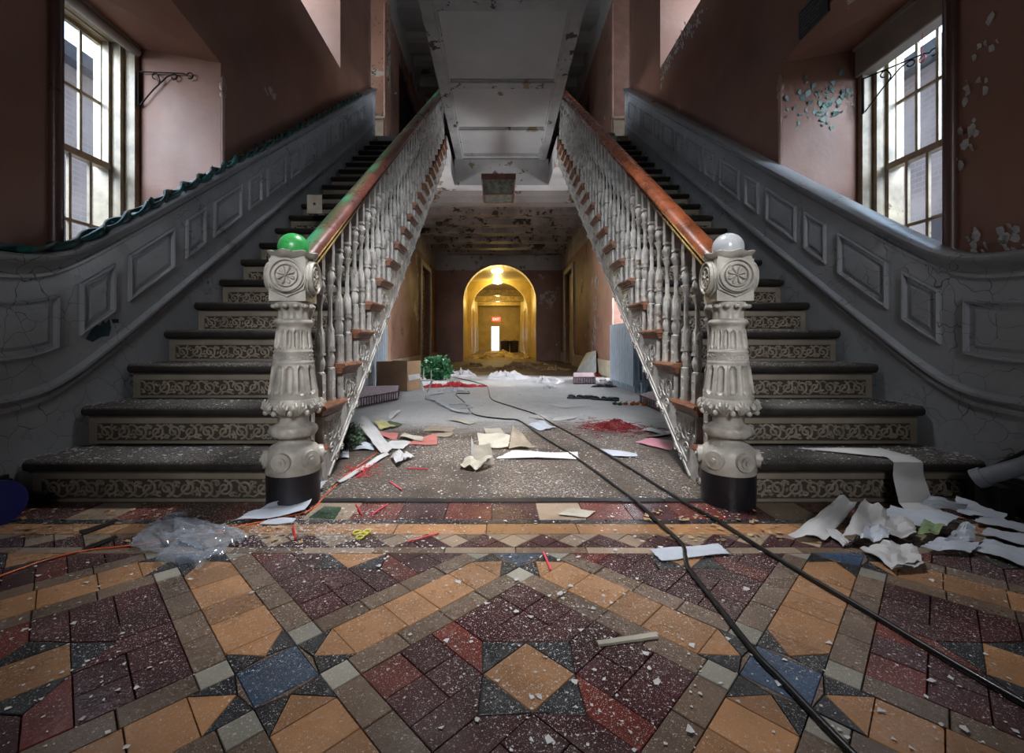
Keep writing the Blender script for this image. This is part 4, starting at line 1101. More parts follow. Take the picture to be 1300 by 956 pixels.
# ------------------------------------------------------------------ peeling paint flakes on walls
def flakes(pts, nm, mt, label, face, n, rad, side, cat='peeling paint'):
    m = MB()
    for k in range(n):
        c = pts[k % len(pts)]; a = R.gauss(0, rad*0.55); b = R.gauss(0, rad*0.55); w = R.uniform(0.006, 0.022)*(2.2 if c[0] > 6 or (len(pts) == 6 and 'column' in label) else 1)
        poly = []
        for i in range(6):
            q = i*PI/3+R.uniform(-.3, .3); rr = w*R.uniform(0.5, 1.3); poly.append((c[0]+a+rr*math.cos(q), c[1]+b+rr*math.sin(q)*1.2))
        lift = R.uniform(0.001, 0.014)
        f = [face(p, q_, 0.0006) if i in (0, 5, 4) else face(p, q_, lift) for i, (p, q_) in enumerate(poly)]
        m.add(f, [tuple(range(6))])
    o = solo(nm, m, mt, label, cat); o['kind'] = 'stuff'; return o
fr = lambda a, b, t: (a, WIN[1]-0.001-t, b)
def onreveal(x, y): d = WIN[1]; return ((x-CX)*d/F, H+(CY-y)*d/F)
flakes([onreveal(x, y) for x, y in ((1015, 145), (1030, 110), (1045, 125), (1050, 145), (1070, 115), (1048, 130))], 'flaking_paint', ['flake_green'], 'curling green-backed paint flakes on the pink reveal right of the stairs', fr, 70, 0.10, 1)
def onhead(x, y, s): d = 2.62-H; dd = d*F/(CY-y); return ((x-CX)*dd/F, dd)
flakes([onhead(x, y, 1) for x, y in ((1085, 10), (1070, 25), (1055, 30), (1095, 18), (1060, 62))], 'flaking_paint', ['flake_green'], 'dark green paint flakes hanging from the head of the right window recess', lambda a, b, t: (a, b, 2.619-t), 90, 0.09, 1)
flakes([onhead(x, y, -1) for x, y in ((226, 22), (230, 36), (220, 30), (240, 40), (228, 58))], 'flaking_paint', ['flake_green'], 'teal paint flakes around a bare patch on the head of the left window recess', lambda a, b, t: (a, b, 2.619-t), 60, 0.055, -1)
m = MB()
pl = [onhead(x, y, -1) for x, y in ((218, 28), (224, 17), (231, 22), (233, 33), (238, 42), (228, 41), (221, 36))]
m.prism(pl, lambda a, b, t: (a, b, t), 2.612, 2.6195); solo('bare_patch', m, 'flake_green', 'teal bare patch in the pink head of the left window recess', 'paint patch')
def onwallx(x, y, X): d = abs(X)*F/abs(x-CX); return (d, H+(CY-y)*d/F)
flakes([onwallx(x, y, 1.92) for x, y in ((1236, 110), (1232, 165), (1228, 195), (1248, 60), (1284, 300), (1240, 305), (1262, 318), (1290, 320))], 'flaking_paint', ['paint_flake'], 'pale curled paint flakes on the dark near wall right of the right window', lambda a, b, t: (1.92-t, a, b), 46, 0.05, 1)
flakes([onwallx(x, y, 1.92) for x, y in ((842, 95), (850, 75), (858, 62), (866, 50), (878, 35), (888, 22), (845, 85), (862, 52), (872, 40))], 'flaking_paint', ['paint_flake'], 'ragged white plaster edge along the sill of the upper right window opening', lambda a, b, t: (1.92-t, a, b), 120, 0.10, 1)
flakes([((x-CX)*YH/F, H+(CY-y)*YH/F) for x, y in ((484, 40), (483, 55), (486, 70), (480, 30), (484, 85), (486, 110))], 'flaking_paint', ['flake_green'], 'green flaking paint on the bright wall at the head of the left flight', lambda a, b, t: (a, YH-0.002-t, b), 140, 0.16, -1)
flakes([onwallx(x, y, 1.92) for x, y in ((757, 360), (757, 385), (756, 410), (755, 430), (752, 445), (739, 365))], 'flaking_paint', ['paint_flake'], 'column of white curled paint flakes on the right hall wall above the leaning board', lambda a, b, t: (1.919-t, a, b), 190, 0.13, 1)
flakes([onwallx(x, y, -1.92) for x, y in ((493, 60), (494, 80), (494, 115), (495, 90))], 'flaking_paint', ['flake_green'], 'green paint flakes hanging on the upper left hall wall beside the bead', lambda a, b, t: (-1.919+t, a, b), 60, 0.12, -1)

# ------------------------------------------------------------------ loose things in the hall
for s in (-1, 1):
    x0 = s*1.60
    r_ = thing('radiator', 'blue-grey column radiator standing under the left flight' if s < 0 else 'blue-grey column radiator standing under the right flight', 'radiator', (x0+s*.1, 5.8, 0))
    ya, yb = 5.25, 6.35; n = 15
    sec = MB(); w = (yb-ya)/n
    a, b = sorted((0, s*0.19))
    sec.box(a, b, 0.006, w-0.006, 0.78, 0.85); sec.box(a, b, 0.006, w-0.006, 0.08, 0.15)
    for q in (0.0, 0.055, 0.11, 0.16):
        a, b = sorted((s*q, s*(q+0.028))); sec.box(a, b, 0.010, w-0.010, 0.15, 0.78)
    for q in (0.02, 0.15):
        a, b = sorted((s*q, s*(q+0.03))); sec.box(a, b, 0.02, w-0.02, 0.0, 0.08)
    sme = sec.mesh('section', 'radiator_paint')
    for i in range(n): put(sme, 'section', r_, (x0, ya+i*w, 0))
    m = MB(); m.tube([(x0+s*0.09, ya-0.06, 0.0), (x0+s*0.09, ya-0.06, 0.11), (x0+s*0.09, ya+0.01, 0.11)], 0.014, 8); obj('valve', m, 'radiator_paint', r_, 40)

# cardboard box
p = G(477, 492); q_ = G(516, 497)
r_ = thing('cardboard_box', 'open brown cardboard box with torn white labels in front of the green plant', 'box', (G(500, 497).x, G(500, 497).y+0.2, 0))
yb = G(516, 497).y; xl = G(478, 497).x; xr = G(517, 497).x; xr2 = (534-CX)*(yb+0.30)/F; ht = H+(CY-459)*yb/F
ang = 0.0
def bxp(name, pl, z0, z1, mt):
    mb = MB(); mb.prism(pl, lambda a, b, t: (a, b, t), z0, z1); return obj(name, mb, mt, r_)
dx = xr2-xr
bxp('front_panel', [(xl, yb), (xr, yb), (xr, yb+0.006), (xl, yb+0.006)], 0, ht, 'cardboard_dark')
bxp('side_panel', [(xr, yb), (xr+dx, yb+0.30), (xr+dx-0.006, yb+0.30), (xr-0.006, yb+.006)], 0, ht, 'cardboard')
bxp('back_panel', [(xl+dx, yb+0.30), (xr+dx, yb+0.30), (xr+dx, yb+0.306), (xl+dx, yb+0.306)], 0, ht, 'cardboard')
bxp('side_panel', [(xl, yb), (xl+dx, yb+0.30), (xl+dx+0.006, yb+0.30), (xl+.006, yb+0.006)], 0, ht, 'cardboard')
bxp('bottom_panel', [(xl, yb), (xr, yb), (xr+dx, yb+0.3), (xl+dx, yb+0.3)], 0.001, 0.008, 'cardboard_dark')
m = MB(); m.add([(xr+0.01, yb+0.01, 0.20), (xr+dx*0.9, yb+0.26, 0.20), (xr+dx*0.9+0.02, yb+0.25, 0.14), (xr+0.02, yb, 0.13)], [(0, 1, 2, 3)]); obj('torn_label', m, 'paper_white', r_)
# bushes
def bush(name, label, c, rx, ry, rz, n, lm, cat='plant', leaf=0.03):
    r_ = thing(name, label, cat, (c[0], c[1], 0)); m = MB()
    for k in range(n):
        t = R.uniform(0, 2*PI); u = R.uniform(-1, 1); rr = R.uniform(0.5, 1.0)*(1+0.55*mathutils.noise.noise(Vector((math.cos(t)*1.7, math.sin(t)*1.7, u*2+n))))
        p = Vector((c[0]+rx*rr*math.sqrt(1-u*u)*math.cos(t), c[1]+ry*rr*math.sqrt(1-u*u)*math.sin(t), max(0.012, rz*0.92+rz*rr*u)))
        d = Vector((R.uniform(-1, 1), R.uniform(-1, 1), R.uniform(-.7, .6))).normalized()*leaf*R.uniform(.7, 1.3); e = d.orthogonal().normalized()*leaf*0.3
        f = Vector((0, 0, leaf*0.1))
        m.add([p, p+d*0.45+e+f, p+d, p+d*0.45-e+f], [(0, 1, 2), (0, 2, 3)])
    obj('foliage', m, lm, r_); m = MB()
    for k in range(12):
        a = R.uniform(0, 6.28); m.tube([(c[0], c[1], 0.0), (c[0]+rx*0.4*math.cos(a), c[1]+ry*0.4*math.sin(a), rz), (c[0]+rx*0.8*math.cos(a), c[1]+ry*0.8*math.sin(a), rz*1.5)], 0.004, 4)
    obj('stems', m, 'leaf_dull', r_)
g = G(551, 484)
bush('leafy_plant', 'bright green artificial bush on the floor right of the cardboard box', (g.x, g.y+0.2), 0.25, 0.2, 0.19, 2300, 'leaf_green', leaf=0.06)
g = G(436, 576)
bush('fallen_garland_bush', 'dull green fallen greenery at the foot of the left flight', (g.x-0.03, g.y+0.12), 0.09, 0.12, 0.075, 800, 'leaf_dull', 'plant', 0.022)
# cushions
def cushion(label, quad, h, mt='tweed'):
    r_ = thing('seat_cushion', label, 'cushion', tuple((quad[0]+quad[2])/2))
    m = MB(); n = 8; cx = sum((p.x for p in quad))/4; cy = sum((p.y for p in quad))/4
    lay = []
    for z, k in ((0.002, 0.97), (h*0.15, 1.0), (h*0.85, 1.0), (h, 0.97), (h*1.05, 0.8)):
        lay.append([(cx+(p.x-cx)*k, cy+(p.y-cy)*k, z) for p in quad])
    vs = [p for l in lay for p in l]; fs = [(i*4+j, i*4+(j+1) % 4, i*4+4+(j+1) % 4, i*4+4+j) for i in range(4) for j in range(4)]+[(0, 3, 2, 1), (16, 17, 18, 19)]
    m.add(vs, fs); obj('body', m, mt, r_, 50)
    m = MB()
    for j in range(4):
        a, b = Vector(quad[j]), Vector(quad[(j+1) % 4]); L_ = (b-a).length; k = int(L_/0.035)
        for i in range(1, k):
            p = a.lerp(b, i/k); o_ = Vector((p.x-cx, p.y-cy, 0)).normalized()*0.002; m.box(p.x+o_.x-.003, p.x+o_.x+.003, p.y+o_.y-.003, p.y+o_.y+.003, h*0.15, h*0.85)
    tag(obj('stripes', m, 'tweed_dark', r_), kind='stuff')
    m = MB()
    for z in (h*0.12, h*0.88): m.tube([(p.x, p.y, z) for p in quad+quad[:1]], 0.006, 5, cap=False)
    obj('piping', m, 'tweed_dark', r_, 40)
cushion('large brown tweed seat cushion lying in front of the cardboard box', [G(444, 520), G(505, 508), G(507, 500), G(430, 502)], 0.10)
cushion('long purple-grey cushion lying below the right radiator', [G(812, 512), G(860, 533), G(905, 520), G(838, 503)], 0.09)
cushion('small square tweed cushion on the floor before the leaning board', [G(728, 488), G(756, 488), G(753, 481.5), G(728, 481.5)], 0.11)

# generic sheet
def sheet(name, label, quad, mt, cat, amp=0.008, folds=2.0, z=0.004, group=None, lift=(0, 0, 0, 0), n=10, crumple=0.0, seed=None, th=0.0012):
    r = random.Random(seed if seed is not None else R.random()); q = [Vector(p) for p in quad]
    ph, ph2 = r.uniform(0, 6), r.uniform(0, 6); m = MB(); vs = []
    for i in range(n+1):
        for j in range(n+1):
            u, v = i/n, j/n
            p = q[0]*(1-u)*(1-v)+q[1]*u*(1-v)+q[2]*u*v+q[3]*(1-u)*v
            l = lift[0]*(1-u)*(1-v)+lift[1]*u*(1-v)+lift[2]*u*v+lift[3]*(1-u)*v
            w = amp*(1+math.sin(ph+folds*PI*(u+0.4*v)))+amp*0.5*(1+math.sin(ph2+folds*2.3*v*PI))
            w += crumple*r.random()
            e = Vector((r.uniform(-1, 1), r.uniform(-1, 1), 0))*crumple*0.5
            # ragged outline
            if i in (0, n) or j in (0, n): e += Vector((r.uniform(-1, 1), r.uniform(-1, 1), 0))*(q[1]-q[0]).length*0.008
            vs.append(tuple(p+e+Vector((0, 0, z+l+w))))
    k = n+1; N_ = len(vs)
    top = [(i*k+j, (i+1)*k+j, (i+1)*k+j+1, i*k+j+1) for i in range(n) for j in range(n)]
    vs2 = vs+[(x, y, z_-th) for x, y, z_ in vs]
    fs = top+[tuple(a+N_ for a in f)[::-1] for f in top]
    bd = [i*k for i in range(k)]+[n*k+j for j in range(1, k)]+[i*k+n for i in range(n-1, -1, -1)]+[j for j in range(n-1, 0, -1)]
    fs += [(bd[i], bd[(i+1) % len(bd)], bd[(i+1) % len(bd)]+N_, bd[i]+N_) for i in range(len(bd))]
    m.add(vs2, fs)
    return solo(name, m, mt, label, cat, group, smooth=30)
def Q(*p): return [G(x, y) for x, y in p]
sheet('paper_sheet', 'pale cream card lying flat on the red tile band', Q((709, 655), (722, 647), (756, 651), (745, 659)), 'paper_cream', 'paper', 0.001)
sheet('paper_sheet', 'clean bluish-white sheet on the tiles under the two cables', Q((840, 714), (927, 705), (912, 692), (825, 700)), 'paper_blue', 'paper', 0.0015)
sheet('paper_sheet', 'pink paper lying at the foot of the right flight', Q((862, 562), (851, 573), (806, 563), (822, 557)), 'paper_pink', 'paper', 0.002)
sheet('paper_sheet', 'white torn sheet beside the cable in front of the pink paper', Q((758, 570), (808, 577), (810, 581), (778, 581)), 'paper_blue', 'paper', 0.002)
sheet('paper_sheet', 'long white torn strip ending at the left cable', Q((629, 583), (735, 584), (733, 577), (650, 575)), 'paper_white', 'paper', 0.004)
sheet('paper_sheet', 'white paper folded into a standing tent in the middle of the dirty floor', Q((584, 596), (606, 600), (627, 592), (590, 586)), 'paper_cream', 'paper', 0.010, 3, lift=(0, 0, 0.03, 0.0))
sheet('paper_sheet', 'upright grey folded sheet standing on the tent of paper', [G(601, 590), G(628, 592), G(622, 592)+Vector((0.0, 0.03, 0.085)), G(600, 590)+Vector((-0.0, 0.03, 0.07))], 'paper_cream', 'paper', 0.004, 2, z=0.012)
sheet('paper_sheet', 'triangular white flap sticking up left of the tent of paper', [G(598, 586), G(603, 588), G(606, 588)+Vector((-0.0, 0.01, 0.02)), G(598, 585)+Vector((-0.0, 0.02, 0.11))], 'paper_white', 'paper', 0.003, 2, z=0.012)
sheet('paper_sheet', 'grey curled sheet bent up at its right end behind the tent of paper', [G(608, 570), G(645, 571), G(648, 567)+Vector((0, 0.02, 0.05)), G(606, 562)+Vector((0, 0.02, 0.045))], 'paper_cream', 'paper', 0.006, 2)
sheet('paper_sheet', 'grey sheet with its tip raised right of the curled sheet', [G(646, 571), G(678, 570), G(662, 558)+Vector((0, 0, 0.03)), G(651, 556)+Vector((0, 0, 0.07))], 'paper_tan', 'paper', 0.005, 2)
sheet('paper_sheet', 'cream paper flat on the brown dirt farthest from the camera', Q((570, 534), (596, 540), (604, 538), (582, 533)), 'paper_cream', 'paper', 0.003)
sheet('paper_pad', 'small cream pad with a yellow edge on the brown dirt', Q((617, 552), (640, 552), (635, 546), (614, 546)), 'paper_cream', 'paper pad', 0.001, z=0.012, th=0.012)
sheet('cardboard_scrap', 'tan board scrap lying on the brown dirt between the papers', Q((536, 548), (573, 550), (579, 543), (545, 543)), 'paper_tan', 'cardboard', 0.003)
sheet('cardboard_scrap', 'second smaller tan scrap just under the edge of the first', Q((553, 556), (572, 555), (577, 551), (556, 551)), 'paper_tan', 'cardboard', 0.003)
sheet('paper_sheet', 'coral red paper with torn top right corner', Q((518, 566), (555, 566), (555, 551), (530, 558)), 'paper_coral', 'paper', 0.002)
sheet('paper_sheet', 'coral red paper near the left flight under a watery white scrap', Q((478, 553), (503, 560), (506, 552), (476, 548)), 'paper_coral', 'paper', 0.003)
sheet('paper_sheet', 'cream torn strip lying over the coral red papers', Q((508, 557), (536, 563), (538, 558), (514, 552)), 'paper_cream', 'paper', 0.003, z=0.010)
sheet('paper_sheet', 'white thin sheet in front of the coral red papers', Q((485, 569), (512, 572), (522, 562), (498, 560)), 'paper_white', 'paper', 0.003)
sheet('paper_sheet', 'crumpled white star-shaped scrap at the end of the bent strip', Q((496, 583), (504, 594), (525, 582), (506, 577)), 'paper_white', 'paper', 0.008, 3, crumple=0.01)
sheet('paper_sheet', 'bent white strip rising against the left flight', [G(454, 548)+Vector((0, 0, .05)), G(463, 533)+Vector((0, 0, .04)), G(498, 573), G(484, 580)], 'paper_white', 'paper', 0.006, 2)
sheet('paper_sheet', 'pale blue sheet lying by the fallen greenery', Q((448, 572), (474, 573), (474, 564), (462, 563)), 'paper_blue', 'paper', 0.004)
sheet('paper_sheet', 'small white sheet right at the foot of the left string', Q((427, 583), (443, 583), (443, 572), (431, 575)), 'paper_blue', 'paper', 0.003)
sheet('paper_sheet', 'yellow leaflet among boards left of the brown dirt', Q((474, 537), (484, 547), (502, 544), (490, 537)), 'paper_yellow', 'paper', 0.006)
sheet('cardboard_scrap', 'dark olive board under the yellow leaflet', Q((484, 539), (498, 545), (512, 540), (495, 535)), 'leaf_dull', 'cardboard', 0.002)
sheet('paper_sheet', 'small white folded card standing behind the yellow leaflet', [G(493, 533), G(498, 533), G(509, 524)+Vector((0, 0, .02)), G(495, 527)+Vector((0, 0, .02))], 'paper_white', 'paper', 0.003)
sheet('paper_sheet', 'oval white sheet with a hole between the two cables', Q((671, 530), (695, 535), (697, 529), (680, 527)), 'paper_white', 'paper', 0.003)
sheet('paper_sheet', 'white sheet touching the right cable near the bluish floor', Q((700, 536), (728, 533), (733, 530), (706, 530)), 'paper_white', 'paper', 0.003)
sheet('paper_sheet', 'pale sheet beneath the right cable in front of the oval sheet', Q((666, 541), (685, 548), (706, 545), (690, 536)), 'paper_blue', 'paper', 0.005)
sheet('paper_sheet', 'thin white sheet lying alone on the bluish floor', Q((697, 515), (718, 519), (748, 516), (722, 513)), 'paper_white', 'paper', 0.002)
sheet('paper_sheet', 'white torn sheet beside the red tinsel at the right flight', Q((813, 547), (850, 555), (857, 550), (826, 545)), 'paper_white', 'paper', 0.004)
sheet('wooden_slat', 'thin pale wooden strip lying across the tiles', Q((757, 817), (760, 822), (836, 812), (833, 806)), 'paper_cream', 'wooden strip', 0.0005, z=0.006, th=0.005)
sheet('glass_shard', 'green glass shard lying before the left newel', Q((392, 659), (425, 660), (434, 646), (412, 645)), 'glass_green', 'glass shard', 0.0005, z=0.006, th=0.004)
sheet('paper_strip', 'wide pale paper strip curling in front of the left newel', [G(292, 669), G(398, 650)-Vector((0.02, 0.03, 0)), G(416, 618)+Vector((0, 0, .02)), G(352, 650)+Vector((0, 0, .03))], 'paper_blue', 'paper strip', 0.006, 2)
sheet('paper_strip', 'narrow pale paper strip running from the left newel toward the dirt', Q((420, 618), (432, 615), (496, 578), (488, 576)), 'paper_white', 'paper strip', 0.005, 2)
sheet('paper_sheet', 'flat pale sheet partly under the wide paper strip', Q((330, 668), (372, 666), (376, 660), (340, 661)), 'paper_blue', 'paper', 0.002)
# pile on the right
pile = [
    ('large creased white sheet standing at the left end of the paper pile', [(1000, 686, 0), (1048, 690, 0), (1089, 645, .02), (1066, 634, .055)], 'paper_white', .010),
    ('white folded strip hanging from the large creased sheet', [(1045, 674, .01), (1070, 697, 0), (1080, 692, 0), (1056, 672, .01)], 'paper_white', .004),
    ('white sheet with a raised centre fold in the middle of the paper pile', [(1068, 690, .01), (1130, 690, .01), (1126, 652, .03), (1098, 640, .05)], 'paper_white', .014),
    ('front sheet of the paper pile with a sharp folded corner', [(1092, 700, 0), (1133, 727, 0), (1172, 722, .005), (1126, 692, .03)], 'paper_white', .010),
    ('white sheet folded over to the right of the sharp corner', [(1132, 727, .005), (1172, 724, .005), (1164, 700, .02), (1130, 694, .03)], 'paper_white', .008),
    ('clear crumpled sheet on the centre of the paper pile', [(1092, 692, .02), (1128, 692, .02), (1128, 676, .03), (1100, 672, .03)], 'paper_blue', .012),
    ('long white sheet at the back of the paper pile', [(1120, 668, .02), (1200, 676, .01), (1218, 660, .01), (1130, 648, .02)], 'paper_blue', .008),
    ('white crumpled sheet right of the pile centre with a rolled edge', [(1122, 690, .01), (1164, 686, .01), (1160, 668, .03), (1128, 662, .03)], 'paper_white', .012),
    ('green printed leaflet half buried in the paper pile', [(1164, 684, .015), (1190, 684, .015), (1200, 672, .02), (1172, 666, .02)], 'paper_green', .005),
    ('triangular white sheet folded up right of the green leaflet', [(1200, 694, .01), (1238, 694, .01), (1238, 672, .045), (1222, 668, .05)], 'paper_blue', .006),
    ('flat white sheet in front of the triangular one', [(1168, 702, 0), (1230, 708, 0), (1244, 696, .01), (1190, 688, .01)], 'paper_blue', .006),
    ('blue-white sheet running out to the right front of the pile', [(1228, 700, 0), (1300, 724, 0), (1312, 706, 0), (1250, 690, 0)], 'paper_blue', .004),
    ('blue-white strip behind it at the right edge of the picture', [(1244, 684, 0), (1306, 700, 0), (1312, 688, 0), (1256, 676, 0)], 'paper_blue', .004),
    ('grey sheet leaning by the right end of the first step', [(1160, 650, 0), (1222, 656, 0), (1230, 646, .03), (1180, 636, .04)], 'paper_blue', .006),
    ('grey sheet curling at the right back of the pile', [(1214, 656, 0), (1270, 666, 0), (1280, 660, .01), (1214, 636, .04)], 'paper_blue', .005),
    ('narrow sheet lying farthest right behind the strips', [(1234, 668, 0), (1300, 682, 0), (1310, 674, 0), (1250, 660, 0)], 'paper_blue', .004),
]
for k, (lb, qd, mt, am) in enumerate(pile):
    sheet('paper_sheet', lb, [G(x, y, z) for x, y, z in qd], mt, 'paper', am*0.6, 2.5, z=0.003+0.0006*k, seed=k+50, crumple=0.004)
# paper draped over the first step, right
m = MB(); x0, x1 = 1.49, 1.59; pts = [(Y1+0.18, RI+0.004), (Y1+0.03, RI+0.006), (Y1-0.006, RI-0.004), (Y1-0.010, RI-0.05), (Y1-0.025, 0.09), (Y1-0.05, 0.03), (Y1-0.10, 0.008)]
vs = []
for i, (y, z) in enumerate(pts):
    sh = -0.02*i/6*2; wv = 0.0 if i else -0.25
    vs += [(x0+sh+wv, y, z), ((x0+x1)/2+sh+wv*0.5, y-0.003, z+0.002), (x1+sh*0.3, y, z)]
vs += [(x, y+0.001, z-0.0012) for x, y, z in vs]; n_ = len(pts)*3
m.add(vs, [(3*i+j, 3*i+3+j, 3*i+4+j, 3*i+1+j) for i in range(len(pts)-1) for j in range(2)]+[(n_+3*i+j, n_+3*i+1+j, n_+3*i+4+j, n_+3*i+3+j) for i in range(len(pts)-1) for j in range(2)])
solo('paper_strip', m, 'paper_white', 'long white paper draped over the lowest step of the right flight', 'paper strip', smooth=40)
# card with a dot on the left flight
yy = Y1+8*GO; d = yy-0.02
r_ = thing('white_card', 'white card with a round dark hole leaning on the left flight', 'card', tuple(A(400, 271, d)))
a, b = A(390.5, 271.5, d), A(409.5, 248, d)
m = MB(); m.box(a.x, b.x, d-0.012, d-0.008, a.z, b.z); obj('plate', m, 'paper_cream', r_)
m = MB(); cc = A(400, 259.5, d); m.tube([(cc.x, d-0.014, cc.z), (cc.x, d-0.012, cc.z)], 0.011, 12); obj('hole', m, 'skirting_black', r_)
r_ = thing('landing_box', 'flat brown box lying on the top step of the right flight', 'box', (1.55, 6.5, Z1))
m = MB(); m.box(1.30, 1.68, 6.36, 6.62, Z1+0.0, Z1+0.05); obj('tray', m, 'paper_tan', r_); m = MB(); m.box(1.34, 1.64, 6.38, 6.60, Z1+0.05, Z1+0.07); obj('lid', m, 'paper_cream', r_)
# cables
def floorline(name, pts, r, mt, label, cat, z=None, k=8):
    P_ = [G(x, y) for x, y in pts]; out = []
    for i in range(len(P_)-1):
        p0, p1, p2, p3 = P_[max(i-1, 0)], P_[i], P_[i+1], P_[min(i+2, len(P_)-1)]
        for j in range(8):
            t = j/8; out.append(0.5*((2*p1)+(p2-p0)*t+(2*p0-5*p1+4*p2-p3)*t*t+(3*p1-p0-3*p2+p3)*t**3))
    out.append(P_[-1]); out = [Vector((p.x, p.y, (z or r)+0.001)) for p in out]
    m = MB()
    if name == 'white_ribbon':
        m.tube([p+Vector((R.uniform(-.01, .01), R.uniform(-.01, .01), 0)) for p in out], [r*R.uniform(0.5, 1.3) for _ in out], k)
        m.v = [(x_, y_, 0.014+(z_-0.013)*0.32) for x_, y_, z_ in m.v]
    else: m.tube(out, r, k)
    return solo(name, m, mt, label, cat, smooth=60)
floorline('cable', [(575, 479), (600, 485), (617, 490), (621, 498), (625, 508), (650, 517), (680, 527), (705, 541), (740, 560), (800, 596), (865, 638), (913, 665), (960, 695), (1025, 735), (1091, 774), (1170, 822), (1246, 867), (1330, 915)], 0.0062, 'cable_rubber', 'black rubber cable running to the lower right corner, right of the pair', 'cable')
floorline('cable', [(590, 494), (596, 500), (579, 501), (590, 512), (599, 525), (614, 530), (640, 533), (659, 535), (679, 549), (695.6, 560), (733.5, 584), (799, 632.5), (835, 665), (865, 693), (870, 710), (875, 726), (915, 778), (961, 836), (991, 867), (1060, 940), (1110, 990)], 0.0062, 'cable_rubber', 'black rubber cable kinked at the bluish-white sheet, left of the pair', 'cable')
floorline('orange_cord', [(-40, 745), (0, 733), (60, 712), (110, 700), (165, 694), (230, 684), (310, 668), (360, 658), (395, 648), (415, 628), (440, 604), (465, 585), (480, 575)], 0.0024, 'orange_plastic', 'thin orange cord winding past the plastic bag and the left newel', 'cord')
sticks = [((375, 686), (372, 670), 'thin red straw standing out left of the yellow toy', 'red_plastic'), ((452, 641), (459, 655), 'short red straw just beyond the green glass shard', 'red_plastic'), ((471, 656), (492, 642), 'pale red straw lying right of the short straw', 'pink_plastic'),
          ((517, 690), (557, 679), 'long dark red straw on the checker border', 'red_plastic'), ((690, 703), (699, 726), 'pink straw on the ochre tiles in the middle', 'pink_plastic'), ((495, 613), (510, 623), 'short pink straw on the dirty floor', 'pink_plastic'), ((517, 596), (543, 597), 'faint red straw in the dirt behind the short pink one', 'red_plastic')]
for a, b, lb, mt in sticks:
    a, b = G(*a), G(*b); m = MB(); m.tube([(a.x, a.y, 0.005), ((a.x+b.x)/2, (a.y+b.y)/2, 0.006), (b.x, b.y, 0.005)], 0.003, 6); solo('drinking_straw', m, mt, lb, 'straw', smooth=60)
m = MB()
for cxp, cyp in ((453, 678), (462, 680), (457, 684), (466, 677)):
    c = G(cxp, cyp); m.tube([(c.x+0.011*math.cos(t*PI/8), c.y+0.013*math.sin(t*PI/8), 0.006) for t in range(17)], 0.0028, 6)
solo('plastic_toy', m, 'yellow_plastic', 'small yellow looped plastic toy on the dusty tiles', 'toy', smooth=60)
m = MB(); floc = G(400, 668)
# blue tub at the left edge
p = G(12, 668); r_ = thing('blue_tub', 'dark blue plastic tub lying on its side at the left edge', 'tub', (-1.70, 1.50, 0))
ax = Vector((0.86, -0.28, 0.0)).normalized(); c0 = Vector((-1.83, 1.52, 0.077)); m = MB()
m.tube([c0, c0+ax*0.03, c0+ax*0.17], [0.058, 0.062, 0.072], 28); obj('barrel', m, 'blue_plastic', r_, 50)
m = MB(); m.tube([c0+ax*0.155, c0+ax*0.178], [0.076, 0.076], 28); obj('rim', m, 'blue_plastic', r_, 50)
# pipe at the right edge
r_ = thing('grey_pipe', 'grey pipe slanting down in front of the right dado at the right edge', 'pipe', (1.80, 1.60, 0.13))
a, b = A(1243, 607, 1.58), A(1330, 583, 1.45); m = MB(); m.tube([a, b], 0.028, 14); obj('tube', m, 'pipe_grey', r_, 50)
m = MB(); m.tube([a-(b-a)*0.06, a+(b-a)*0.10], 0.034, 14); obj('socket', m, 'pipe_grey', r_, 50)
m = MB(); m.tube([A(1262, 592, 1.56), A(1330, 560, 1.46)], 0.006, 8); obj('rod', m, 'iron_black', r_, 50)
m = MB(); m.box(a.x+0.02, a.x+0.07, a.y-0.05, a.y+0.03, 0.0, a.z-0.02); obj('stand', m, 'skirting_black', r_)
# clear plastic bag
m = MB(); qb = [G(165, 697), G(250, 727), G(318, 684), (G(215, 655))]
nb = 44; vs = []
rb = random.Random(5)
import mathutils
for i in range(nb+1):
    for j in range(nb+1):
        u, v = i/nb, j/nb; p = qb[0]*(1-u)*(1-v)+qb[1]*u*(1-v)+qb[2]*u*v+qb[3]*(1-u)*v
        e = math.sin(PI*u)*math.sin(PI*v)
        w = mathutils.noise.noise(Vector((u*5, v*5, 1.3)))*0.5+mathutils.noise.noise(Vector((u*11, v*7, 4)))*0.3
        rg = Vector((mathutils.noise.noise(Vector((u*4, v*4, 9))), mathutils.noise.noise(Vector((u*4, v*4, 19))), 0))*0.05
        z = 0.006+0.05*e**0.5*(0.55+w)+0.022*abs(mathutils.noise.noise(Vector((u*12+v*9, v*22-u*7, 2))))+0.01*abs(mathutils.noise.noise(Vector((u*35, v*35, 7))))
        vs.append(tuple(p+rg+Vector((0, 0, max(0.003, z)))))
k = nb+1; m.add(vs, [(i*k+j, (i+1)*k+j, (i+1)*k+j+1, i*k+j+1) for i in range(nb) for j in range(nb)])
solo('plastic_bag', m, 'plastic_clear', 'crumpled clear plastic bag on the tiles left of the newel', 'plastic bag', smooth=180)
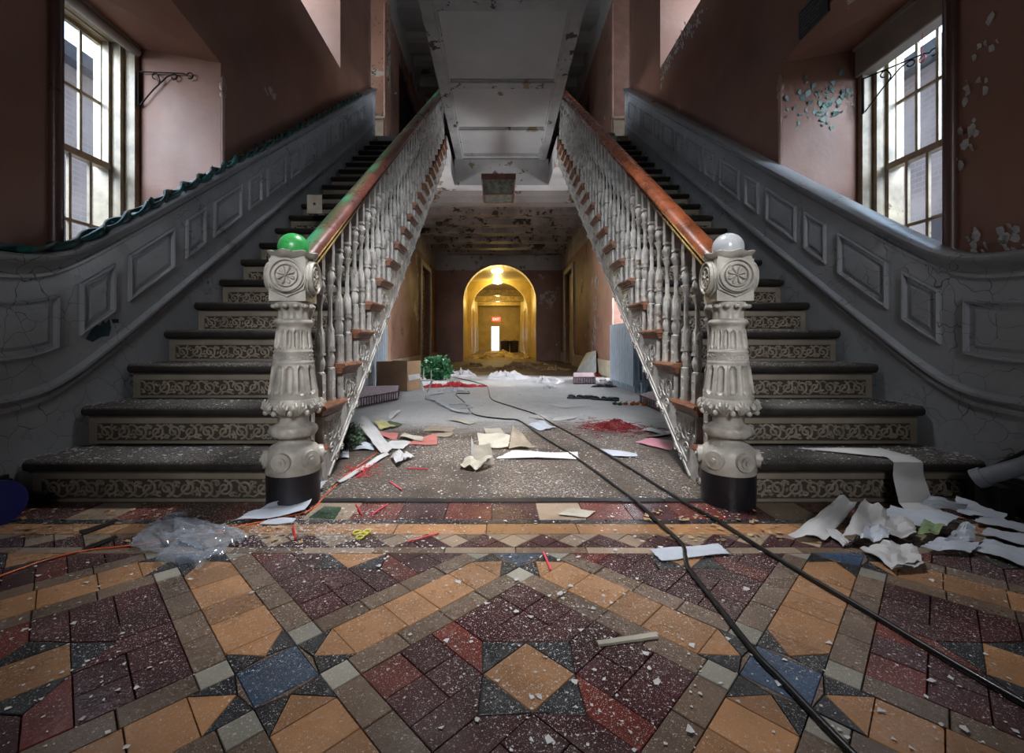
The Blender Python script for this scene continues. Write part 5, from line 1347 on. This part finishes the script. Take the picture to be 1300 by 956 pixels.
# sandals / straps
g = G(750, 507)
r_ = thing('strappy_sandal', 'black strappy sandal lying on the bluish floor, left one of two', 'sandal', (g.x-0.12, g.y, 0))
def sandal(r_, c, a):
    U = Vector((math.cos(a), math.sin(a), 0)); V = Vector((-U.y, U.x, 0)); C = Vector((c[0], c[1], 0)); m = MB()
    pl = [(-0.14, -0.03), (-0.10, -0.04), (0.05, -0.038), (0.12, -0.04), (0.15, 0), (0.12, 0.04), (0.05, 0.03), (-0.10, 0.035), (-0.14, 0.02)]
    m.prism(pl, lambda x, y, t: tuple(C+U*x+V*y+Vector((0, 0, t))), 0.001, 0.018); obj('sole', m, 'leather_black', r_)
    for x in (-0.09, 0.0, 0.06, 0.10):
        m = MB(); m.tube([tuple(C+U*(x+0.035*math.cos(q)*(1 if x > 0 else -1))+V*(0.036*math.cos(q))+Vector((0, 0, 0.018+0.014*math.sin(q)))) for q in [PI*i/8 for i in range(9)]], 0.012, 6); obj('strap', m, 'leather_black', r_, 60)
sandal(r_, (g.x-0.10, g.y+0.05), -0.25)
r_ = thing('strappy_sandal', 'black strappy sandal lying on the bluish floor, right one of two', 'sandal', (g.x+0.12, g.y-0.02, 0)); sandal(r_, (g.x+0.13, g.y-0.08), -0.5)
# cloth heaps
def heap(name, label, c, rx, ry, h, mt, cat, n=22, seed=1, kind=None, rough=1.0):
    m = MB(); vs = []; sd = seed*3.1
    for i in range(n+1):
        for j in range(n+1):
            u, v = 2*i/n-1, 2*j/n-1; rr = math.hypot(u, v)
            # square to disc
            x, y = u*math.sqrt(1-v*v/2), v*math.sqrt(1-u*u/2); e = max(0, 1-(x*x+y*y))
            k1 = 1+0.8*mathutils.noise.noise(Vector((x*1.5, y*1.5, sd)))*rough
            z = 0.7*h*e**0.6*(0.22+1.35*abs(mathutils.noise.noise(Vector((x*2.6+sd, y*2.6, 2))))*rough+1.1*abs(mathutils.noise.noise(Vector((x*6, y*6+sd, 5)))))
            vs.append((c[0]+x*rx*k1, c[1]+y*ry*k1, 0.002+z))
    k = n+1; m.add(vs, [(i*k+j, (i+1)*k+j, (i+1)*k+j+1, i*k+j+1) for i in range(n) for j in range(n)])
    o = solo(name, m, mt, label, cat, smooth=50)
    if kind: o['kind'] = kind
    return o
def hp(x, y): g = G(x, y); return (g.x, g.y)
heap('red_cloth', 'bright red rag left of the cable before the green bush', hp(552, 491), 0.17, 0.12, 0.05, 'red_cloth', 'cloth', seed=2)
heap('red_cloth', 'larger bright red rag beside the white tissue', hp(582, 491), 0.20, 0.13, 0.09, 'red_cloth', 'cloth', seed=3)
heap('red_cloth', 'tiny red rag right of the cable', hp(612, 491), 0.07, 0.06, 0.03, 'red_cloth', 'cloth', seed=4)
heap('white_rag', 'white tissue heap in front of the larger red rag', hp(575, 497), 0.16, 0.12, 0.06, 'white_cloth', 'cloth', seed=5)
heap('white_rag', 'white paper heap beyond the green bush', hp(586, 477), 0.26, 0.25, 0.14, 'white_cloth', 'cloth', seed=6)
heap('white_rag', 'white paper heap in the middle of the far floor', hp(643, 480), 0.40, 0.35, 0.14, 'white_cloth', 'cloth', seed=7)
heap('white_rag', 'tangled white cloth left of the small square cushion', hp(692, 484), 0.22, 0.42, 0.10, 'white_cloth', 'cloth', seed=8)
heap('white_rag', 'small torn white scrap at the near end of the tangled cloth', hp(697, 493), 0.10, 0.10, 0.05, 'white_cloth', 'cloth', seed=18)
heap('white_rag', 'pale heap beside the right wall behind the sandals', hp(767, 487), 0.20, 0.16, 0.08, 'white_cloth', 'cloth', seed=9)
heap('black_rag', 'black crumpled strap heap between sandals and right radiator', hp(766, 491), 0.16, 0.12, 0.05, 'leather_black', 'cloth', seed=10)
floorline('white_ribbon', [(562, 500), (545, 503), (543, 507), (556, 511), (568, 518), (580, 523), (596, 526)], 0.028, 'white_cloth', 'looped white cloth ribbon on the bluish floor', 'ribbon', z=0.012)
floorline('white_ribbon', [(570, 515), (586, 514), (600, 518), (585, 520)], 0.02, 'white_cloth', 'short white ribbon end beside the looped ribbon', 'ribbon', z=0.012)
m = MB(); g = G(540, 498)
# wire stand toy by box
m.box(g.x-0.07, g.x+0.09, g.y-0.05, g.y+0.06, 0.14, 0.15)
for dx, dy in ((-0.06, -0.04), (0.08, -0.04), (-0.06, 0.05), (0.08, 0.05)): m.tube([(g.x+dx, g.y+dy, 0.14), (g.x+dx*0.3, g.y+dy*0.3, 0.0)], 0.006, 6)
m.tube([(g.x-0.02, g.y, 0.15), (g.x-0.02, g.y, 0.29)], 0.005, 6); m.tube([(g.x+0.07, g.y, 0.15), (g.x+0.07, g.y, 0.27)], 0.005, 6)
solo('white_stand', m, 'paper_white', 'small white stand with upright prongs at the box corner', 'stand')
# rubble and crumpled sheets by the arch
k = 0
for (x, y, rx, h, lb) in ((660, 468, 0.5, 0.18, 'tan crumpled plaster heap before the arch, its largest'), (690, 466, 0.35, 0.12, 'tan plaster heap right of the largest one'), (620, 470, 0.35, 0.10, 'tan plaster heap left of the largest one'), (705, 470, 0.25, 0.12, 'low tan rubble heap near the right door casing'), (600, 465, 0.3, 0.1, 'low tan rubble heap near the left arch jamb')):
    k += 1; heap('plaster_heap', lb, hp(x, y), rx, rx*1.0, h, 'rubble_tan', 'rubble', n=26, seed=20+k)
for (x, y, rx, h, lb) in ((614, 455, 0.35, 0.22, 'yellow lit crumpled sheet at the left arch jamb'), (640, 453, 0.45, 0.22, 'yellow lit crumpled sheet in the middle of the arch'), (664, 455, 0.35, 0.2, 'yellow lit crumpled sheet at the right arch jamb'), (635, 448.5, 0.55, 0.2, 'far yellow crumpled sheet beyond the inner arch')):
    k += 1; heap('crumpled_sheet', lb, hp(x, y), rx, rx*1.3, h, 'crumple_yellow', 'plastic sheet', n=26, seed=20+k)
for x in (0.25, 0.75):
    m = MB(); m.lathe([(0.22, 0), (0.26, 0.6), (0.27, 0.62), (0.15, 0.66)], (x-0.1+0.2, 24.0, 0), 14); m.tube([(x+.1-.08, 24, .66), (x+.1, 24, .7), (x+.1+.08, 24, .66)], 0.012, 5)
    solo('dark_bin', m, 'leather_black', 'dark lidded bin far down the corridor, %s one of two' % ('left' if x < 0.5 else 'right'), 'bin', smooth=40)
# leaning painted board
r_ = thing('painted_board', 'pale mint board with yellow and teal painted patches leaning on the right wall', 'board', (1.75, 8.9, 0))
b0, b1 = G(732, 472), G(757, 475); top0, top1 = Vector((1.885, 9.5, 0.36)), Vector((1.89, 8.55, 0.43))
def lerpq(u, v): return (b0*(1-u)+b1*u)*(1-v)+(top0*(1-u)+top1*u)*v
def bq(name, u0, u1, v0, v1, mt, off):
    m = MB(); p = [lerpq(u0, v0), lerpq(u1, v0), lerpq(u1, v1), lerpq(u0, v1)]; n_ = (p[1]-p[0]).cross(p[3]-p[0]).normalized()
    if n_.y > 0: n_ = -n_
    m.add([x+n_*off for x in p]+[x-n_*0.006 for x in p], [(0, 1, 2, 3), (7, 6, 5, 4), (0, 4, 5, 1), (1, 5, 6, 2), (2, 6, 7, 3), (3, 7, 4, 0)]); return obj(name, m, mt, r_)
bq('panel', 0, 1, 0, 1, 'board_mint', 0.004)
for u, v, mt in ((0.25, 0.10, 'art_yellow'), (0.55, 0.08, 'art_teal'), (0.72, 0.25, 'art_yellow'), (0.78, 0.6, 'art_yellow'), (0.8, 0.42, 'art_teal')): bq('painted_patch', u, u+0.16, v, v+0.15, mt, 0.006)
# red tinsel and bits
def scatter(name, label, c, rx, ry, n, mt, cat, l=0.05, th=0.0015, zmax=0.03):
    m = MB()
    for k in range(n):
        a, rr = R.uniform(0, 6.28), abs(R.gauss(0, 0.45)); x, y = c[0]+rx*rr*math.cos(a), c[1]+ry*rr*math.sin(a); q = R.uniform(0, 6.28); z = R.uniform(0.002, zmax*max(0.15, 1-rr))
        ll = l*R.uniform(.5, 1.2); m.tube([(x, y, z), (x+ll*.5*math.cos(q), y+ll*.5*math.sin(q), z+R.uniform(0, .008)), (x+ll*math.cos(q+.6), y+ll*math.sin(q+.6), 0.003)], th, 3, cap=False)
    o = solo(name, m, mt, label, cat); o['kind'] = 'stuff'; return o
g = hp(778, 543); scatter('red_tinsel', 'dark red shredded tinsel spread on the floor by the right flight', g, 0.30, 0.28, 600, ['red_tinsel'], 'tinsel', 0.07)
g = hp(783, 541); scatter('red_tinsel', 'dense dark red clump at the heart of the tinsel', g, 0.11, 0.09, 500, ['red_tinsel'], 'tinsel', 0.05, 0.003, 0.05)
g = hp(460, 600); scatter('red_straw_litter', 'thin red fibres littered beside the left string', g, 0.18, 0.15, 40, ['red_plastic'], 'litter', 0.05)
g = hp(803, 515); m = MB()
for k, (dx, dy) in enumerate(((-0.16, 0.03), (-0.12, 0), (-0.06, 0.02), (0, 0), (0.05, 0.02), (0.1, -0.03), (0.15, -0.05), (0.02, 0.05))):
    m2 = MB(); m2.sphere((g[0]+dx, g[1]+dy, 0.017), 0.022, 8, 6, sc=(1.2, 1, 0.7)); m2.tube([(g[0]+dx, g[1]+dy, 0.03), (g[0]+dx+.02, g[1]+dy, 0.04)], 0.003, 4)
    solo('plastic_bit', m2, 'leaf_green' if k < 2 else 'orange_bits', ('green bit at the far left end of the row of bright bits', 'green bit next to the far left one in the row of bright bits', 'orange bit directly right of the two green bits', 'orange bit in the middle of the row of bright bits', 'orange bit just right of the middle of the row', 'orange bit nearest the camera but one in the row', 'orange bit nearest the camera at the right end of the row', 'orange bit lying behind the middle of the row')[k], 'litter', 'bright bits beside the purple cushion')
for (x, y, lb) in ((758, 478, 'dark red bottle cap pile by the right skirting'), (783, 483, 'rusty orange lump by the cream skirting')):
    heap('rusty_lump', lb, hp(x, y), 0.08, 0.08, 0.09, 'red_tinsel' if x < 770 else 'orange_bits', 'litter', seed=x)
m = MB(); a, b = G(822, 558), G(858, 553); m.prism([(a.x, a.y), (b.x, b.y), (b.x, b.y+.03), (a.x, a.y+.03)], lambda p, q_, t: (p, q_, t), 0.001, 0.014); solo('dark_plank', m, 'lamp_wood', 'short dark wooden plank at the foot of the right flight', 'plank')
sheet('black_sliver', 'long dark sliver before the left first step', Q((100, 676), (106, 680), (152, 663), (148, 661)), 'skirting_black', 'sliver', 0.001)
sheet('black_sliver', 'second dark sliver in front of the first one', Q((104, 698), (112, 700), (150, 684), (146, 681)), 'skirting_black', 'sliver', 0.001)

# ------------------------------------------------------------------ paint chips over everything flat
m = MB()
def chip(x, y, z, w):
    a = R.uniform(0, 6.28); n = R.choice((3, 4, 4, 5)); vs = []
    for i in range(n):
        q = a+2*PI*i/n+R.uniform(-.4, .4); rr = w*R.uniform(.6, 1.3); vs.append((x+rr*math.cos(q), y+rr*math.sin(q), z+R.uniform(0.0006, 0.0006+w*0.5)))
    m.add(vs, [tuple(range(n))])
for k in range(7000):
    y = 0.62+R.random()**1.1*3.4; x = R.uniform(-1, 1)*min(1.8, 1.2*y)
    if y > 1.6 and abs(x-0.045) > 0.80: continue
    if mathutils.noise.noise(Vector((x*1.6, y*1.6, 3)))+R.uniform(-.3, .3) < -0.05: continue
    chip(x, y, 0.001, R.choice((0.0015, 0.002, 0.003, 0.003, 0.005, 0.008 if R.random() < .25 else 0.003)))
for k in range(3200):
    y = R.uniform(1.72, 3.7); x = 0.045+R.uniform(-0.8, 0.8)
    chip(x, y, 0.001, R.choice((0.002, 0.003, 0.004, 0.006)))
for k in range(2600):
    g = G(R.gauss(400, 75), min(760, max(650, R.gauss(676, 16)))); chip(g.x, g.y, 0.001, R.choice((0.001, 0.0015, 0.002, 0.004)))
for k in range(1500):
    x = R.uniform(-1.7, 1.7)*0.45; y = R.uniform(3.4, 7.5); chip(x, y, 0.001, R.uniform(0.004, 0.012))
o = solo('paint_chips', m, ['paint_flake'], 'white paint chips scattered over tiles and floor', 'paint chips'); o['kind'] = 'stuff'
m = MB()
for s in (-1, 1):
    for n in range(1, 6):
        for k in range((420, 260, 120, 60, 30)[n-1]):
            w0, w1 = sorted((XT[s], XE[s]+s*0.07)); e = R.random(); x = w0+(w1-w0)*(e if R.random() < 0.4 else (e**2 if s < 0 else 1-e**2)); y = Y1+(n-1)*GO+R.uniform(0.012, GO)
            chip(x, y, n*RI, R.choice((0.002, 0.003, 0.005, 0.008)))
o = solo('paint_chips', m, ['paint_flake'], 'white paint chips scattered over the lowest carpeted steps', 'paint chips'); o['kind'] = 'stuff'
m = MB()
for k in range(900):
    x = R.uniform(-1.75, 1.8); y = R.uniform(1.35, 1.62)
    if abs(x) < 0.5: continue
    chip(x, y, 0.001, R.choice((0.003, 0.004, 0.007, 0.011)))
o = solo('plaster_debris', m, ['rubble_tan'], 'tan plaster crumbs gathered before the lowest risers', 'debris'); o['kind'] = 'stuff'
